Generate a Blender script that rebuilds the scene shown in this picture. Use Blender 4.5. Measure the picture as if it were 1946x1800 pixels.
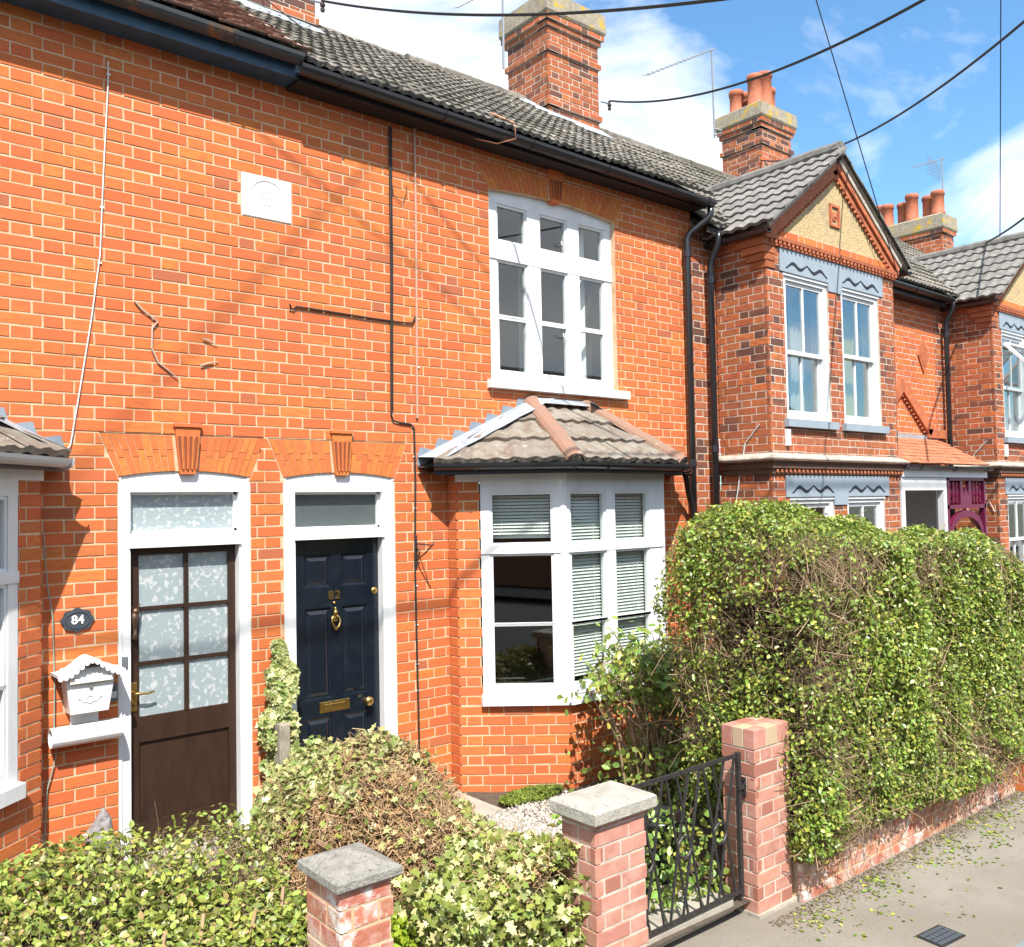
import bpy, math, random
import numpy as np
from mathutils import Matrix, Vector
random.seed(7); rng = np.random.default_rng(7)
S = bpy.context.scene
for o in list(bpy.data.objects): bpy.data.objects.remove(o)
COL = S.collection
# ------------------------------------------------------------------ camera
CAM = np.array([-1.0109, -5.8332, 2.2053])
yaw, pit, rol = .6925, .0359, -.0187
cyw, syw, cp, sp = math.cos(yaw), math.sin(yaw), math.cos(pit), math.sin(pit)
Fv = np.array([syw*cp, cyw*cp, sp]); R0 = np.array([cyw, -syw, 0]); U0 = np.cross(R0, Fv)
Rv = R0*math.cos(rol) + U0*math.sin(rol); Uv = -R0*math.sin(rol) + U0*math.cos(rol)
FPX = 1703.28
cd = bpy.data.cameras.new('camera'); cam = bpy.data.objects.new('camera', cd); COL.objects.link(cam)
cd.sensor_fit = 'HORIZONTAL'; cd.sensor_width = 36; cd.lens = FPX/1946*36; cd.clip_end = 2000; cd.clip_start = .05
cam.matrix_world = Matrix(((Rv[0], Uv[0], -Fv[0], CAM[0]), (Rv[1], Uv[1], -Fv[1], CAM[1]), (Rv[2], Uv[2], -Fv[2], CAM[2]), (0, 0, 0, 1)))
S.camera = cam
# ------------------------------------------------------------------ light
SUN = Vector((-.294, -.548, .783)).normalized()
el = math.asin(SUN.z); az = math.atan2(SUN.x, SUN.y)
W = bpy.data.worlds.new('World'); S.world = W; W.use_nodes = True
nt = W.node_tree; nt.nodes.clear()
out = nt.nodes.new('ShaderNodeOutputWorld'); bg = nt.nodes.new('ShaderNodeBackground'); bg.inputs[1].default_value = .13
sky = nt.nodes.new('ShaderNodeTexSky'); sky.sky_type = 'NISHITA'; sky.sun_disc = False
sky.sun_elevation = el; sky.sun_rotation = az % (2*math.pi); sky.air_density = 1.0; sky.dust_density = .6; sky.ozone_density = 2.5
tc = nt.nodes.new('ShaderNodeTexCoord')
mp = nt.nodes.new('ShaderNodeMapping'); mp.inputs['Scale'].default_value = (1.0, 1.0, 2.2)
mp.inputs['Location'].default_value = (.9, 4.1, -1.2); mp.inputs['Rotation'].default_value = (0, 0, .30)
n1 = nt.nodes.new('ShaderNodeTexNoise'); n1.inputs['Scale'].default_value = 2.1; n1.inputs['Detail'].default_value = 9; n1.inputs['Roughness'].default_value = .55; n1.inputs['Distortion'].default_value = .35
rp = nt.nodes.new('ShaderNodeValToRGB'); rp.color_ramp.elements[0].position = .43; rp.color_ramp.elements[1].position = .585
n2 = nt.nodes.new('ShaderNodeTexNoise'); n2.inputs['Scale'].default_value = 5; n2.inputs['Detail'].default_value = 6
rc = nt.nodes.new('ShaderNodeValToRGB'); rc.color_ramp.elements[0].color = (4.3, 4.6, 5.1, 1); rc.color_ramp.elements[1].color = (6.6, 6.7, 6.9, 1)
rc.color_ramp.elements[0].position = .3; rc.color_ramp.elements[1].position = .65
mx = nt.nodes.new('ShaderNodeMixRGB')
L = nt.links.new
L(tc.outputs['Generated'], mp.inputs[0]); L(mp.outputs[0], n1.inputs[0]); L(mp.outputs[0], n2.inputs[0])
L(n1.outputs[0], rp.inputs[0]); L(n2.outputs[0], rc.inputs[0]); L(rp.outputs[0], mx.inputs[0]); sm = nt.nodes.new('ShaderNodeMixRGB'); sm.blend_type = 'MULTIPLY'; sm.inputs[0].default_value = 1; sm.inputs[2].default_value = (.70, .98, 1.06, 1); L(sky.outputs[0], sm.inputs[1]); L(sm.outputs[0], mx.inputs[1]); L(rc.outputs[0], mx.inputs[2])
L(mx.outputs[0], bg.inputs[0]); L(bg.outputs[0], out.inputs[0])
sd = bpy.data.lights.new('sun', 'SUN'); sd.energy = 4.6; sd.angle = math.radians(.5); sd.color = (1, .95, .87)
so = bpy.data.objects.new('sun', sd); COL.objects.link(so); so.rotation_euler = SUN.to_track_quat('Z', 'Y').to_euler(); so.location = (-6, -10, 15)
S.view_settings.view_transform = 'Standard'; S.view_settings.look = 'None'; S.view_settings.gamma = 1; S.view_settings.use_curve_mapping = False
S.view_settings.exposure = .97
# ------------------------------------------------------------------ materials
MATS = {}
def mat(name, col, rough=.8, metal=0, vary=0, dark=None, nscale=20, spec=.4, bump=0, bscale=60, stain=None, stainscale=3, stainlo=.55, hue=0, trans=0, coat=0, streak=0, big=None, pits=None):
    """principled; colour varied per piece (vary/hue), mottled towards 'dark' by noise, with patches of 'stain'"""
    if name in MATS: return MATS[name]
    m = bpy.data.materials.new(name); m.use_nodes = True; t = m.node_tree; N = t.nodes; K = t.links.new
    b = N['Principled BSDF']; b.inputs['Roughness'].default_value = rough; b.inputs['Metallic'].default_value = metal
    b.inputs['Specular IOR Level'].default_value = spec
    if coat: b.inputs['Coat Weight'].default_value = coat
    rgb = N.new('ShaderNodeRGB'); rgb.outputs[0].default_value = (*col, 1); c = rgb.outputs[0]
    geo = N.new('ShaderNodeNewGeometry')
    def noise(scale, detail=5, rough_=.6):
        n = N.new('ShaderNodeTexNoise'); n.inputs['Scale'].default_value = scale; n.inputs['Detail'].default_value = detail; n.inputs['Roughness'].default_value = rough_
        if streak:
            mpn = N.new('ShaderNodeMapping'); mpn.inputs['Scale'].default_value = (1, 1, streak); K(geo.outputs['Position'], mpn.inputs[0]); K(mpn.outputs[0], n.inputs['Vector'])
        else: K(geo.outputs['Position'], n.inputs['Vector'])
        return n.outputs[0]
    def ramp(src, a, b_):
        r = N.new('ShaderNodeMapRange'); r.inputs[1].default_value = a; r.inputs[2].default_value = b_; r.clamp = True; K(src, r.inputs[0]); return r.outputs[0]
    def mix(fac, c1, c2):
        x = N.new('ShaderNodeMixRGB'); K(fac, x.inputs[0]) if not isinstance(fac, float) else None
        if isinstance(fac, float): x.inputs[0].default_value = fac
        K(c1, x.inputs[1])
        if isinstance(c2, tuple): x.inputs[2].default_value = (*c2, 1)
        else: K(c2, x.inputs[2])
        return x.outputs[0]
    if vary or hue:
        oi = N.new('ShaderNodeObjectInfo'); ad = N.new('ShaderNodeMath'); ad.operation = 'ADD'
        K(oi.outputs['Random'], ad.inputs[0]); K(geo.outputs['Random Per Island'], ad.inputs[1])
        fr = N.new('ShaderNodeMath'); fr.operation = 'FRACT'; K(ad.outputs[0], fr.inputs[0])
        ml = N.new('ShaderNodeMath'); ml.operation = 'MULTIPLY'; ml.inputs[1].default_value = 7.31; K(fr.outputs[0], ml.inputs[0])
        f2 = N.new('ShaderNodeMath'); f2.operation = 'FRACT'; K(ml.outputs[0], f2.inputs[0])
        hs = N.new('ShaderNodeHueSaturation')
        mr = N.new('ShaderNodeMapRange'); mr.inputs[3].default_value = 1-vary; mr.inputs[4].default_value = 1+vary*.7; K(fr.outputs[0], mr.inputs[0]); K(mr.outputs[0], hs.inputs['Value'])
        mh = N.new('ShaderNodeMapRange'); mh.inputs[3].default_value = .5-hue; mh.inputs[4].default_value = .5+hue; K(f2.outputs[0], mh.inputs[0]); K(mh.outputs[0], hs.inputs['Hue'])
        K(c, hs.inputs['Color']); c = hs.outputs[0]
        m['rnd'] = 1
    if dark is not None: c = mix(ramp(noise(nscale), .42, .72), c, dark)
    if stain is not None:
        if vary and m.get('rnd') and stainlo < 0:      # whole odd pieces of another colour
            gt = N.new('ShaderNodeMapRange'); gt.inputs[1].default_value = 1+stainlo; gt.inputs[2].default_value = 1+stainlo+.03; K(f2.outputs[0], gt.inputs[0]); c = mix(gt.outputs[0], c, stain)
        else: c = mix(ramp(noise(stainscale, 7, .65), stainlo, stainlo+.1), c, stain)
    if big is not None: c = mix(ramp(noise(.9, 6, .62), .46, .66), c, big[:3]) if len(big) == 3 else c
    if pits is not None: c = mix(ramp(noise(75, 2, .5), .69, .73), c, pits)
    K(c, b.inputs['Base Color'])
    if bump:
        bp = N.new('ShaderNodeBump'); bp.inputs['Strength'].default_value = bump; bp.inputs['Distance'].default_value = .01; K(noise(bscale, 6, .65), bp.inputs['Height']); K(bp.outputs[0], b.inputs['Normal'])
    if trans:
        tr = N.new('ShaderNodeBsdfTranslucent'); K(c, tr.inputs[0]); ms = N.new('ShaderNodeMixShader'); ms.inputs[0].default_value = trans
        K(b.outputs[0], ms.inputs[1]); K(tr.outputs[0], ms.inputs[2]); K(ms.outputs[0], N['Material Output'].inputs[0])
    MATS[name] = m; return m
def glass_mat(name, tint, gloss_rough=.02, opacity=.0, base=(.02, .03, .03), wav=0, refl=1.0, pattern=None):
    m = bpy.data.materials.new(name); m.use_nodes = True; t = m.node_tree; N = t.nodes; K = t.links.new; N.remove(N['Principled BSDF'])
    tr = N.new('ShaderNodeBsdfTransparent'); tr.inputs[0].default_value = (*tint, 1)
    df = N.new('ShaderNodeBsdfDiffuse'); df.inputs[0].default_value = (*base, 1)
    if pattern:
        ge = N.new('ShaderNodeNewGeometry'); nn = N.new('ShaderNodeTexNoise'); nn.inputs['Scale'].default_value = pattern[0]; nn.inputs['Detail'].default_value = 4
        K(ge.outputs['Position'], nn.inputs[0]); rr = N.new('ShaderNodeValToRGB'); rr.color_ramp.elements[0].position = pattern[1]; rr.color_ramp.elements[1].position = pattern[1]+.07
        rr.color_ramp.elements[0].color = (*base, 1); rr.color_ramp.elements[1].color = (*pattern[2], 1); K(nn.outputs[0], rr.inputs[0]); K(rr.outputs[0], df.inputs[0])
    m1 = N.new('ShaderNodeMixShader'); m1.inputs[0].default_value = opacity; K(tr.outputs[0], m1.inputs[1]); K(df.outputs[0], m1.inputs[2])
    gl = N.new('ShaderNodeBsdfGlossy'); gl.inputs['Roughness'].default_value = gloss_rough
    lw = N.new('ShaderNodeLayerWeight'); lw.inputs[0].default_value = .5
    if wav:
        ge = N.new('ShaderNodeNewGeometry'); nz = N.new('ShaderNodeTexNoise'); nz.inputs['Scale'].default_value = wav; bp = N.new('ShaderNodeBump'); bp.inputs['Strength'].default_value = .5; bp.inputs['Distance'].default_value = .02
        K(ge.outputs['Position'], nz.inputs[0]); K(nz.outputs[0], bp.inputs['Height']); K(bp.outputs[0], gl.inputs['Normal']); K(bp.outputs[0], lw.inputs['Normal'])
    pw = N.new('ShaderNodeMath'); pw.operation = 'POWER'; pw.inputs[1].default_value = 4; K(lw.outputs['Facing'], pw.inputs[0])
    mm = N.new('ShaderNodeMath'); mm.operation = 'MULTIPLY_ADD'; mm.inputs[1].default_value = .9; mm.inputs[2].default_value = .06*refl; K(pw.outputs[0], mm.inputs[0])
    m2 = N.new('ShaderNodeMixShader'); K(mm.outputs[0], m2.inputs[0]); K(m1.outputs[0], m2.inputs[1]); K(gl.outputs[0], m2.inputs[2])
    K(m2.outputs[0], N['Material Output'].inputs[0]); MATS[name] = m; return m
BR = mat('brick_orange', (.575, .153, .040), .85, vary=.15, hue=.010, dark=(.44, .115, .036), nscale=13, streak=4, bump=.4, bscale=90, stain=(.38, .11, .05), stainlo=-.06, big=(.48, .122, .043), pits=(.17, .06, .035))
BRD = mat('brick_mixed', (.46, .135, .043), .85, vary=.28, hue=.010, dark=(.22, .07, .034), nscale=12, streak=3, bump=.4, bscale=80, stain=(.115, .05, .036), stainlo=-.27, big=(.34, .105, .045))
BRP = mat('brick_pink', (.44, .20, .145), .8, vary=.14, hue=.008, dark=(.50, .28, .22), nscale=14, bump=.25, bscale=110, stain=(.33, .135, .095), stainlo=-.2)
BRO = mat('brick_old_painted', (.46, .17, .1), .85, vary=.2, hue=.012, dark=(.55, .42, .36), nscale=9, bump=.6, bscale=50, stain=(.62, .58, .54), stainscale=7, stainlo=.52)
GAU = mat('gauged_brick', (.56, .165, .042), .85, vary=.12, hue=.01, dark=(.44, .115, .036), nscale=30, bump=.2, bscale=120)
MOR = mat('mortar_cream', (.60, .44, .29), .95, dark=(.47, .27, .14), nscale=7, bump=.5, bscale=160, stain=(.33, .19, .11), stainscale=4, stainlo=.62)
MOW = mat('mortar_pale', (.56, .49, .41), .95, dark=(.36, .3, .25), nscale=8, bump=.4, bscale=160)
TER = mat('terracotta', (.45, .14, .06), .75, vary=.1, dark=(.28, .08, .04), nscale=12, bump=.2)
WHT = mat('white_paint', (.72, .73, .74), .5, dark=(.60, .61, .61), nscale=5, streak=.35, bump=.12, bscale=40, stain=(.42, .41, .38), stainscale=26, stainlo=.72)
WHP = mat('white_plastic', (.70, .71, .72), .35, dark=(.62, .63, .63), nscale=6)
GRY = mat('blue_grey_paint', (.27, .325, .375), .75, dark=(.24, .29, .335), nscale=6, bump=.15)
BLK = mat('black_plastic', (.018, .019, .022), .28, spec=.6)
IRON = mat('black_iron', (.02, .02, .022), .4, bump=.3, bscale=120, dark=(.05, .045, .04), nscale=60)
NAVY = mat('navy_gloss', (.005, .009, .016), .2, spec=.6, dark=(.009, .014, .022), nscale=10, bump=.05, bscale=30)
BRASS = mat('brass', (.62, .42, .14), .32, metal=1, dark=(.4, .26, .08), nscale=40)
WOODB = mat('brown_door_wood', (.038, .018, .011), .42, dark=(.022, .012, .009), nscale=14, streak=.3, bump=.15, bscale=40, stain=(.085, .042, .022), stainscale=9, stainlo=.68)
TILEC = mat('concrete_tile', (.20, .18, .152), .95, vary=.3, dark=(.075, .066, .052), nscale=9, bump=1, bscale=45, stain=(.50, .50, .46), stainscale=17, stainlo=.585, big=(.10, .09, .07))
TILEG = mat('grey_tile', (.20, .19, .175), .9, vary=.16, dark=(.105, .10, .092), nscale=9, bump=.6, bscale=45, stain=(.46, .46, .43), stainscale=24, stainlo=.63)
TILEB = mat('bay_tile', (.225, .20, .165), .95, vary=.14, dark=(.15, .105, .08), nscale=9, bump=.9, bscale=50, stain=(.42, .40, .35), stainscale=22, stainlo=.6)
TILEP = mat('plain_clay_tile', (.22, .105, .07), .95, vary=.32, hue=.01, dark=(.12, .075, .055), nscale=20, bump=.8, bscale=60, stain=(.3, .24, .18), stainscale=12, stainlo=.62)
TILEO = mat('orange_clay_tile', (.46, .17, .085), .9, vary=.16, dark=(.3, .1, .06), nscale=16, bump=.4)
HIPT = mat('hip_tile', (.27, .15, .105), .95, dark=(.22, .15, .11), nscale=9, bump=.8, bscale=40, stain=(.4, .38, .3), stainscale=14, stainlo=.6)
LEAD = mat('lead', (.33, .36, .40), .7, metal=.1, dark=(.22, .25, .29), nscale=7, bump=.3, bscale=20)
CEM = mat('cement', (.42, .38, .32), .95, dark=(.24, .21, .18), nscale=8, bump=.7, bscale=40)
CAPM = mat('coping_concrete', (.40, .38, .33), .95, dark=(.27, .26, .23), nscale=14, bump=1, bscale=50, stain=(.13, .125, .11), stainscale=30, stainlo=.6)
CAPL = mat('lichen_concrete', (.33, .29, .22), .95, dark=(.2, .17, .13), nscale=14, bump=1, bscale=50, stain=(.5, .33, .03), stainscale=7, stainlo=.54)
ROUGH = mat('roughcast', (.55, .42, .22), .95, dark=(.36, .25, .13), nscale=45, bump=1.5, bscale=50, stain=(.38, .30, .19), stainscale=4, stainlo=.56)
MARO = mat('maroon_paint', (.12, .008, .04), .4)
STONEW = mat('white_stone', (.80, .80, .78), .8, bump=.15, bscale=60)
POT = mat('clay_pot', (.42, .13, .065), .75, dark=(.28, .09, .05), nscale=10)
SOIL = mat('soil', (.10, .075, .055), 1, dark=(.05, .04, .03), nscale=12, bump=1, bscale=50)
PAV = mat('pavement_asphalt', (.29, .26, .22), .95, dark=(.20, .175, .14), nscale=1.7, bump=.8, bscale=220, stain=(.37, .345, .30), stainscale=90, stainlo=.57, big=(.235, .205, .165), pits=(.12, .105, .085))
ROAD = mat('road_asphalt', (.055, .056, .058), .9, dark=(.04, .04, .04), nscale=30, bump=.7, bscale=200)
KERB = mat('kerb_stone', (.20, .21, .215), .9, dark=(.14, .145, .15), nscale=20, bump=.4, bscale=140)
SLAB = mat('path_concrete', (.36, .33, .28), .95, dark=(.26, .23, .19), nscale=6, bump=.4, bscale=90)
PEB = mat('pebble', (.42, .38, .33), .8, vary=.45, hue=.02)
MOSS = mat('moss', (.16, .21, .03), 1, vary=.3, dark=(.07, .10, .015), nscale=12)
LEAF = mat('privet_leaf', (.22, .31, .048), .4, vary=.65, hue=.035, spec=.7, trans=.24, stain=(.52, .48, .10), stainlo=-.12)
LEAFL = mat('low_hedge_leaf', (.26, .32, .06), .42, vary=.6, hue=.035, spec=.7, trans=.2, stain=(.44, .32, .14), stainlo=-.10)
IVY = mat('ivy_leaf', (.22, .28, .06), .4, vary=.4, hue=.03, spec=.5, trans=.2, stain=(.52, .50, .24), stainlo=-.3)
IVYP = mat('pale_ivy_leaf', (.38, .40, .16), .4, vary=.35, hue=.03, spec=.5, trans=.2, stain=(.2, .27, .07), stainlo=-.3)
BUSHL = mat('shrub_leaf', (.22, .33, .065), .35, vary=.5, hue=.035, spec=.6, trans=.3, stain=(.48, .45, .10), stainlo=-.14)
TWIG = mat('twig', (.32, .225, .135), .9, vary=.45)
DEAD = mat('dead_stem', (.46, .31, .175), .9, vary=.45, hue=.012)
CORE = mat('hedge_dark_core', (.022, .018, .012), 1)  # near-black filler colour, stands for the shade in the hedge gaps
POST = mat('weathered_post', (.30, .27, .21), .95, dark=(.17, .15, .12), nscale=14, bump=.5)
CABW = mat('white_cable', (.6, .6, .58), .6)
CABB = mat('black_cable', (.02, .018, .016), .6)
CABP = mat('pinkish_pipe', (.45, .27, .2), .6)
COPPER = mat('copper_wire', (.5, .22, .12), .45, metal=.6)
ALU = mat('aerial_metal', (.35, .35, .36), .45, metal=.7)
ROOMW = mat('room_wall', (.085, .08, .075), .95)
BLIND = mat('blind_slat', (.76, .78, .75), .5)
CURT = mat('curtain', (.45, .45, .43), .9, dark=(.36, .36, .35), nscale=6)
CURY = mat('yellow_curtain', (.5, .36, .03), .9)
PLUM = mat('blue_eaves_paint', (.03, .075, .13), .4, dark=(.02, .045, .075), nscale=10)
RUST = mat('rusty_gutter', (.045, .05, .055), .6, dark=(.03, .035, .04), nscale=6, stain=(.16, .075, .03), stainscale=5, stainlo=.56)
WHG = mat('grey_gutter', (.42, .43, .43), .35)
GLASS = glass_mat('window_glass', (.93, .96, .95), refl=1.3)
GLASSU = glass_mat('double_glazing', (.9, .95, .95), refl=3.6)
FROST = glass_mat('frosted_glass', (.5, .55, .55), .28, .72, (.36, .43, .45), wav=120, refl=1.2, pattern=(34, .55, (.60, .63, .64)))
FROSTD = glass_mat('stippled_glass', (.5, .55, .55), .25, .55, (.10, .13, .13), wav=150, refl=1.1)
# ------------------------------------------------------------------ mesh helpers
class MB:
    def __init__(s): s.v = []; s.f = []
    def add(s, v, f):
        n = len(s.v); s.v += [tuple(p) for p in v]; s.f += [tuple(i+n for i in q) for q in f]; return s
    def box(s, x0, x1, y0, y1, z0, z1):
        return s.add([(x0,y0,z0),(x1,y0,z0),(x1,y1,z0),(x0,y1,z0),(x0,y0,z1),(x1,y0,z1),(x1,y1,z1),(x0,y1,z1)],
                     [(0,3,2,1),(4,5,6,7),(0,1,5,4),(1,2,6,5),(2,3,7,6),(3,0,4,7)])
    def prism(s, poly, y0, y1):                     # polygon in (x,z), anticlockwise seen from -Y, pushed from y0 to y1
        n = len(poly); v = [(x,y0,z) for x,z in poly] + [(x,y1,z) for x,z in poly]
        return s.add(v, [tuple(range(n)), tuple(range(2*n-1, n-1, -1))] + [(i, n+i, n+(i+1)%n, (i+1)%n) for i in range(n)])
    def bevbox(s, x0, x1, y0, y1, z0, z1, c=.004):
        """box whose -Y face has chamfered edges"""
        v = [(x0+c,y0,z0+c),(x1-c,y0,z0+c),(x1-c,y0,z1-c),(x0+c,y0,z1-c),(x0,y0+c,z0),(x1,y0+c,z0),(x1,y0+c,z1),(x0,y0+c,z1),(x0,y1,z0),(x1,y1,z0),(x1,y1,z1),(x0,y1,z1)]
        return s.add(v, [(0,1,2,3),(4,5,1,0),(5,6,2,1),(6,7,3,2),(7,4,0,3),(8,9,5,4),(9,10,6,5),(10,11,7,6),(11,8,4,7),(8,11,10,9)])
    def tube(s, pts, r, n=6, cap=True):
        P = [Vector(p) for p in pts]; rr = r if isinstance(r, (list, tuple)) else [r]*len(P); rings = []; ref = None
        for i, p in enumerate(P):
            d = (P[min(i+1, len(P)-1)] - P[max(i-1, 0)]).normalized()
            if ref is None: ref = d.orthogonal().normalized()
            a = (ref - d*ref.dot(d)); a = a.normalized() if a.length > 1e-5 else d.orthogonal().normalized(); ref = a; b = d.cross(a)
            rings.append([p + (a*math.cos(2*math.pi*k/n) + b*math.sin(2*math.pi*k/n))*rr[i] for k in range(n)])
        v = [q for g in rings for q in g]; f = []
        for i in range(len(P)-1):
            for k in range(n): f.append((i*n+k, i*n+(k+1)%n, (i+1)*n+(k+1)%n, (i+1)*n+k))
        if cap: f.append(tuple(range(n-1, -1, -1))); f.append(tuple(range((len(P)-1)*n, len(P)*n)))
        return s.add(v, f)
    def lathe(s, prof, c=(0,0,0), n=16, axis='z'):  # prof [(r,h)]
        v = []; f = []
        for r, h in prof:
            for k in range(n):
                a = 2*math.pi*k/n; x, y = r*math.cos(a), r*math.sin(a)
                v.append((c[0]+x, c[1]+y, c[2]+h) if axis == 'z' else ((c[0]+x, c[1]-h, c[2]+y) if axis == 'y' else (c[0]+h, c[1]+x, c[2]+y)))
        for i in range(len(prof)-1):
            for k in range(n):
                q = (i*n+k, i*n+(k+1)%n, (i+1)*n+(k+1)%n, (i+1)*n+k); f.append(q if axis != 'y' else q)
        f.append(tuple(range(n-1,-1,-1))); f.append(tuple(range((len(prof)-1)*n, len(prof)*n)))
        return s.add(v, f)
    def xf(s, M):
        s.v = [tuple(M @ Vector(p)) for p in s.v]; return s
    def mesh(s, name, m, smooth=False):
        me = bpy.data.meshes.new(name); me.from_pydata(s.v, [], s.f); me.update()
        if m: me.materials.append(m)
        if smooth: me.shade_smooth()
        return me
    def build(s, name, m, parent=None, smooth=False, M=None):
        return link(name, s.mesh(name, m, smooth), parent, M)
def link(name, data, parent=None, M=None):
    o = bpy.data.objects.new(name, data); COL.objects.link(o)
    if parent is not None: o.parent = parent
    if M is not None: o.matrix_local = M
    return o
def tag(o, label=None, cat=None, group=None, kind=None):
    if label: o['label'] = label
    if cat: o['category'] = cat
    if group: o['group'] = group
    if kind: o['kind'] = kind
    return o
def thing(name, label, cat, group=None, loc=(0,0,0)):
    o = bpy.data.objects.new(name, None); o.empty_display_size = .1; COL.objects.link(o); o.location = loc; return tag(o, label, cat, group)
def frame_M(ox, oy, ang):                            # wall frame: local x along the wall, local -y outwards; turned clockwise by ang
    return Matrix.Translation((ox, oy, 0)) @ Matrix.Rotation(-ang, 4, 'Z')
def copy_tree(o, parent=None):
    c = o.copy(); COL.objects.link(c); c.parent = parent
    for ch in o.children: copy_tree(ch, c)
    return c
def in_view(p):
    d = np.array(p) - CAM; z = d @ Fv
    if z < .1: return False, 1
    return abs(d @ Rv/z*FPX) < 1000 and abs(d @ Uv/z*FPX) < 930, z
# ------------------------------------------------------------------ brickwork
CH, REP, ZB = .0762, .3464, -.0385
def rect(a, b, z0, z1): return (lambda z: a, lambda z: b, z0, z1)
def flare(a, b, z0, z1, fl): return (lambda z: a-fl*(z-z0)/(z1-z0), lambda z: b+fl*(z-z0)/(z1-z0), z0, z1)
class House:
    """collects the bricks of one thing; the 300 largest in view become objects, the others one mesh per wall"""
    def __init__(s, root, limit=300): s.root = root; s.pool = []; s.cache = {}; s.limit = limit
    def wall(s, part, M, u0, u1, z0, z1, holes=(), bmat=BR, mmat=MOR, seed=1, phase=0., depth=.22, rec=.0032, odd=None, ledge=None, redge=None, rep=REP, ch=CH, zb=ZB):
        r = random.Random(seed); mo = MB(); bad = 0
        k0 = int(math.floor((z0-zb)/ch+.001)); k1 = int(math.ceil((z1-zb)/ch-.001))
        for k in range(k0, k1):
            a0, a1 = max(zb+k*ch, z0), min(zb+(k+1)*ch, z1)
            jobs = []; segs = [((ledge or (lambda z: u0)), (redge or (lambda z: u1)))]; zc = (a0+a1)/2
            for A, B, h0, h1 in holes:
                if h1 <= a0+.006 or h0 >= a1-.006: continue
                ns = []
                for l, q in segs:
                    if B(zc) <= l(zc) or A(zc) >= q(zc): ns.append((l, q)); continue
                    if A(zc) > l(zc)+.01: ns.append((l, A))
                    if B(zc) < q(zc)-.01: ns.append((B, q))
                segs = ns
                for r0, r1 in ((a0, h0), (h1, a1)):       # cut bricks left above or below an opening inside this course
                    if r1-r0 > .016 and not any(H[2] < (r0+r1)/2 < H[3] and H[0]((r0+r1)/2) < (A(zc)+B(zc))/2 < H[1]((r0+r1)/2) for H in holes): jobs.append((r0, r1, [(A, B)]))
            jobs.append((a0, a1, segs))
            for c0, c1, segs in jobs:
                zc = (c0+c1)/2
                ph = phase + (0 if k % 2 == 0 else .5*rep)
                for l, q in segs:
                    il = .012 if abs(l(zc)-u0) < 1e-6 else 0; iq = .012 if abs(q(zc)-u1) < 1e-6 else 0
                    mo.prism([(l(c0)+il, c0), (q(c0)-iq, c0), (q(c1)-iq, c1), (l(c1)+il, c1)], rec, depth)
                    lo, hi = l(zc), q(zc); n = int(math.floor((lo-ph)/rep))-1; x = ph+n*rep; st = True; marks = []
                    while x < hi+.4:
                        w = rep*2/3 if st else rep/3
                        marks.append((x, x+w)); x += w; st = not st
                    for b0, b1 in marks:
                        e0, e1 = max(b0, lo), min(b1, hi)
                        if e1-e0 < .028: continue
                        j = .0042; t0 = c0+j; t1 = c1-j
                        if t1-t0 < .01: continue
                        lf = b0 > lo; rf = b1 < hi
                        xa0 = (e0+j) if lf else l(t0+1e-5)+(j if l(zc) > u0+.001 or ledge else 0); xa1 = (e0+j) if lf else l(t1)+(j if l(zc) > u0+.001 or ledge else 0)
                        xb0 = (e1-j) if rf else q(t0)-(j if q(zc) < u1-.001 or redge else 0); xb1 = (e1-j) if rf else q(t1)-(j if q(zc) < u1-.001 or redge else 0)
                        full = lf and rf and abs((t1-t0)-(ch-.0084)) < 1e-4
                        s.pool.append((part, M, (xa0, xb0, xa1, xb1, t0, t1), full, bmat, r.randrange(4), r.uniform(-.0018, .0018)))
        return mo.build('mortar', mmat, part, M=M)
    def shape(s, w0, x1b, x0t, x1t, h, var):
        rr = random.Random(var*7+int(abs(x1b)*1000)); c = .0035; J = lambda: rr.uniform(-.0016, .0016)
        P = [(w0,0),(x1b,0),(x1t,h),(x0t,h)]; P = [(x+J(), z+J()) for x, z in P]
        cx = sum(p[0] for p in P)/4; cz = h/2
        F = [(x+(c if x < cx else -c), 0, z+(c if z < cz else -c)) for x, z in P]
        v = F + [(x, c, z) for x, z in P] + [(x, .03, z) for x, z in P]
        f = [(0,1,2,3)] + [(4+i, 4+(i+1)%4, (i+1)%4, i) for i in range(4)] + [(8+i, 8+(i+1)%4, 4+(i+1)%4, 4+i) for i in range(4)]
        return v, f
    def finish(s):
        sc = []
        for i, (part, M, q, full, bm_, var, dy) in enumerate(s.pool):
            W_ = M @ Vector(((q[0]+q[1])/2, 0, (q[4]+q[5])/2)); ok, z = in_view(W_)
            n = M.to_3x3() @ Vector((0, -1, 0)); vd = Vector(CAM)-W_; cs = n.dot(vd.normalized())
            sc.append(((q[1]-q[0])*(q[5]-q[4])*cs/z**2 if ok and cs > 0 else -1, i))
        sc.sort(reverse=True); top = {i for v, i in sc[:s.limit] if v > 0}
        rest = {}
        for i, (part, M, q, full, bm_, var, dy) in enumerate(s.pool):
            xa0, xb0, xa1, xb1, t0, t1 = q
            v, f = s.shape(0, xb0-xa0, xa1-xa0, xb1-xa0, t1-t0, var)
            if i in top:
                key = (round(xb0-xa0, 4), round(xa1-xa0, 4), round(xb1-xa0, 4), round(t1-t0, 4), var, bm_.name)
                if key not in s.cache: s.cache[key] = MB().add(v, f).mesh('brick', bm_)
                link('brick', s.cache[key], part, M @ Matrix.Translation((xa0, dy, t0)))
            else:
                rest.setdefault((part.name, bm_.name), (part, bm_, MB()))[2].add([M @ Vector((x+xa0, y+dy, z+t0)) for x, y, z in v], f)
        for part, bm_, mb in rest.values(): tag(mb.build('bricks', bm_, part), kind='stuff')
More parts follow.
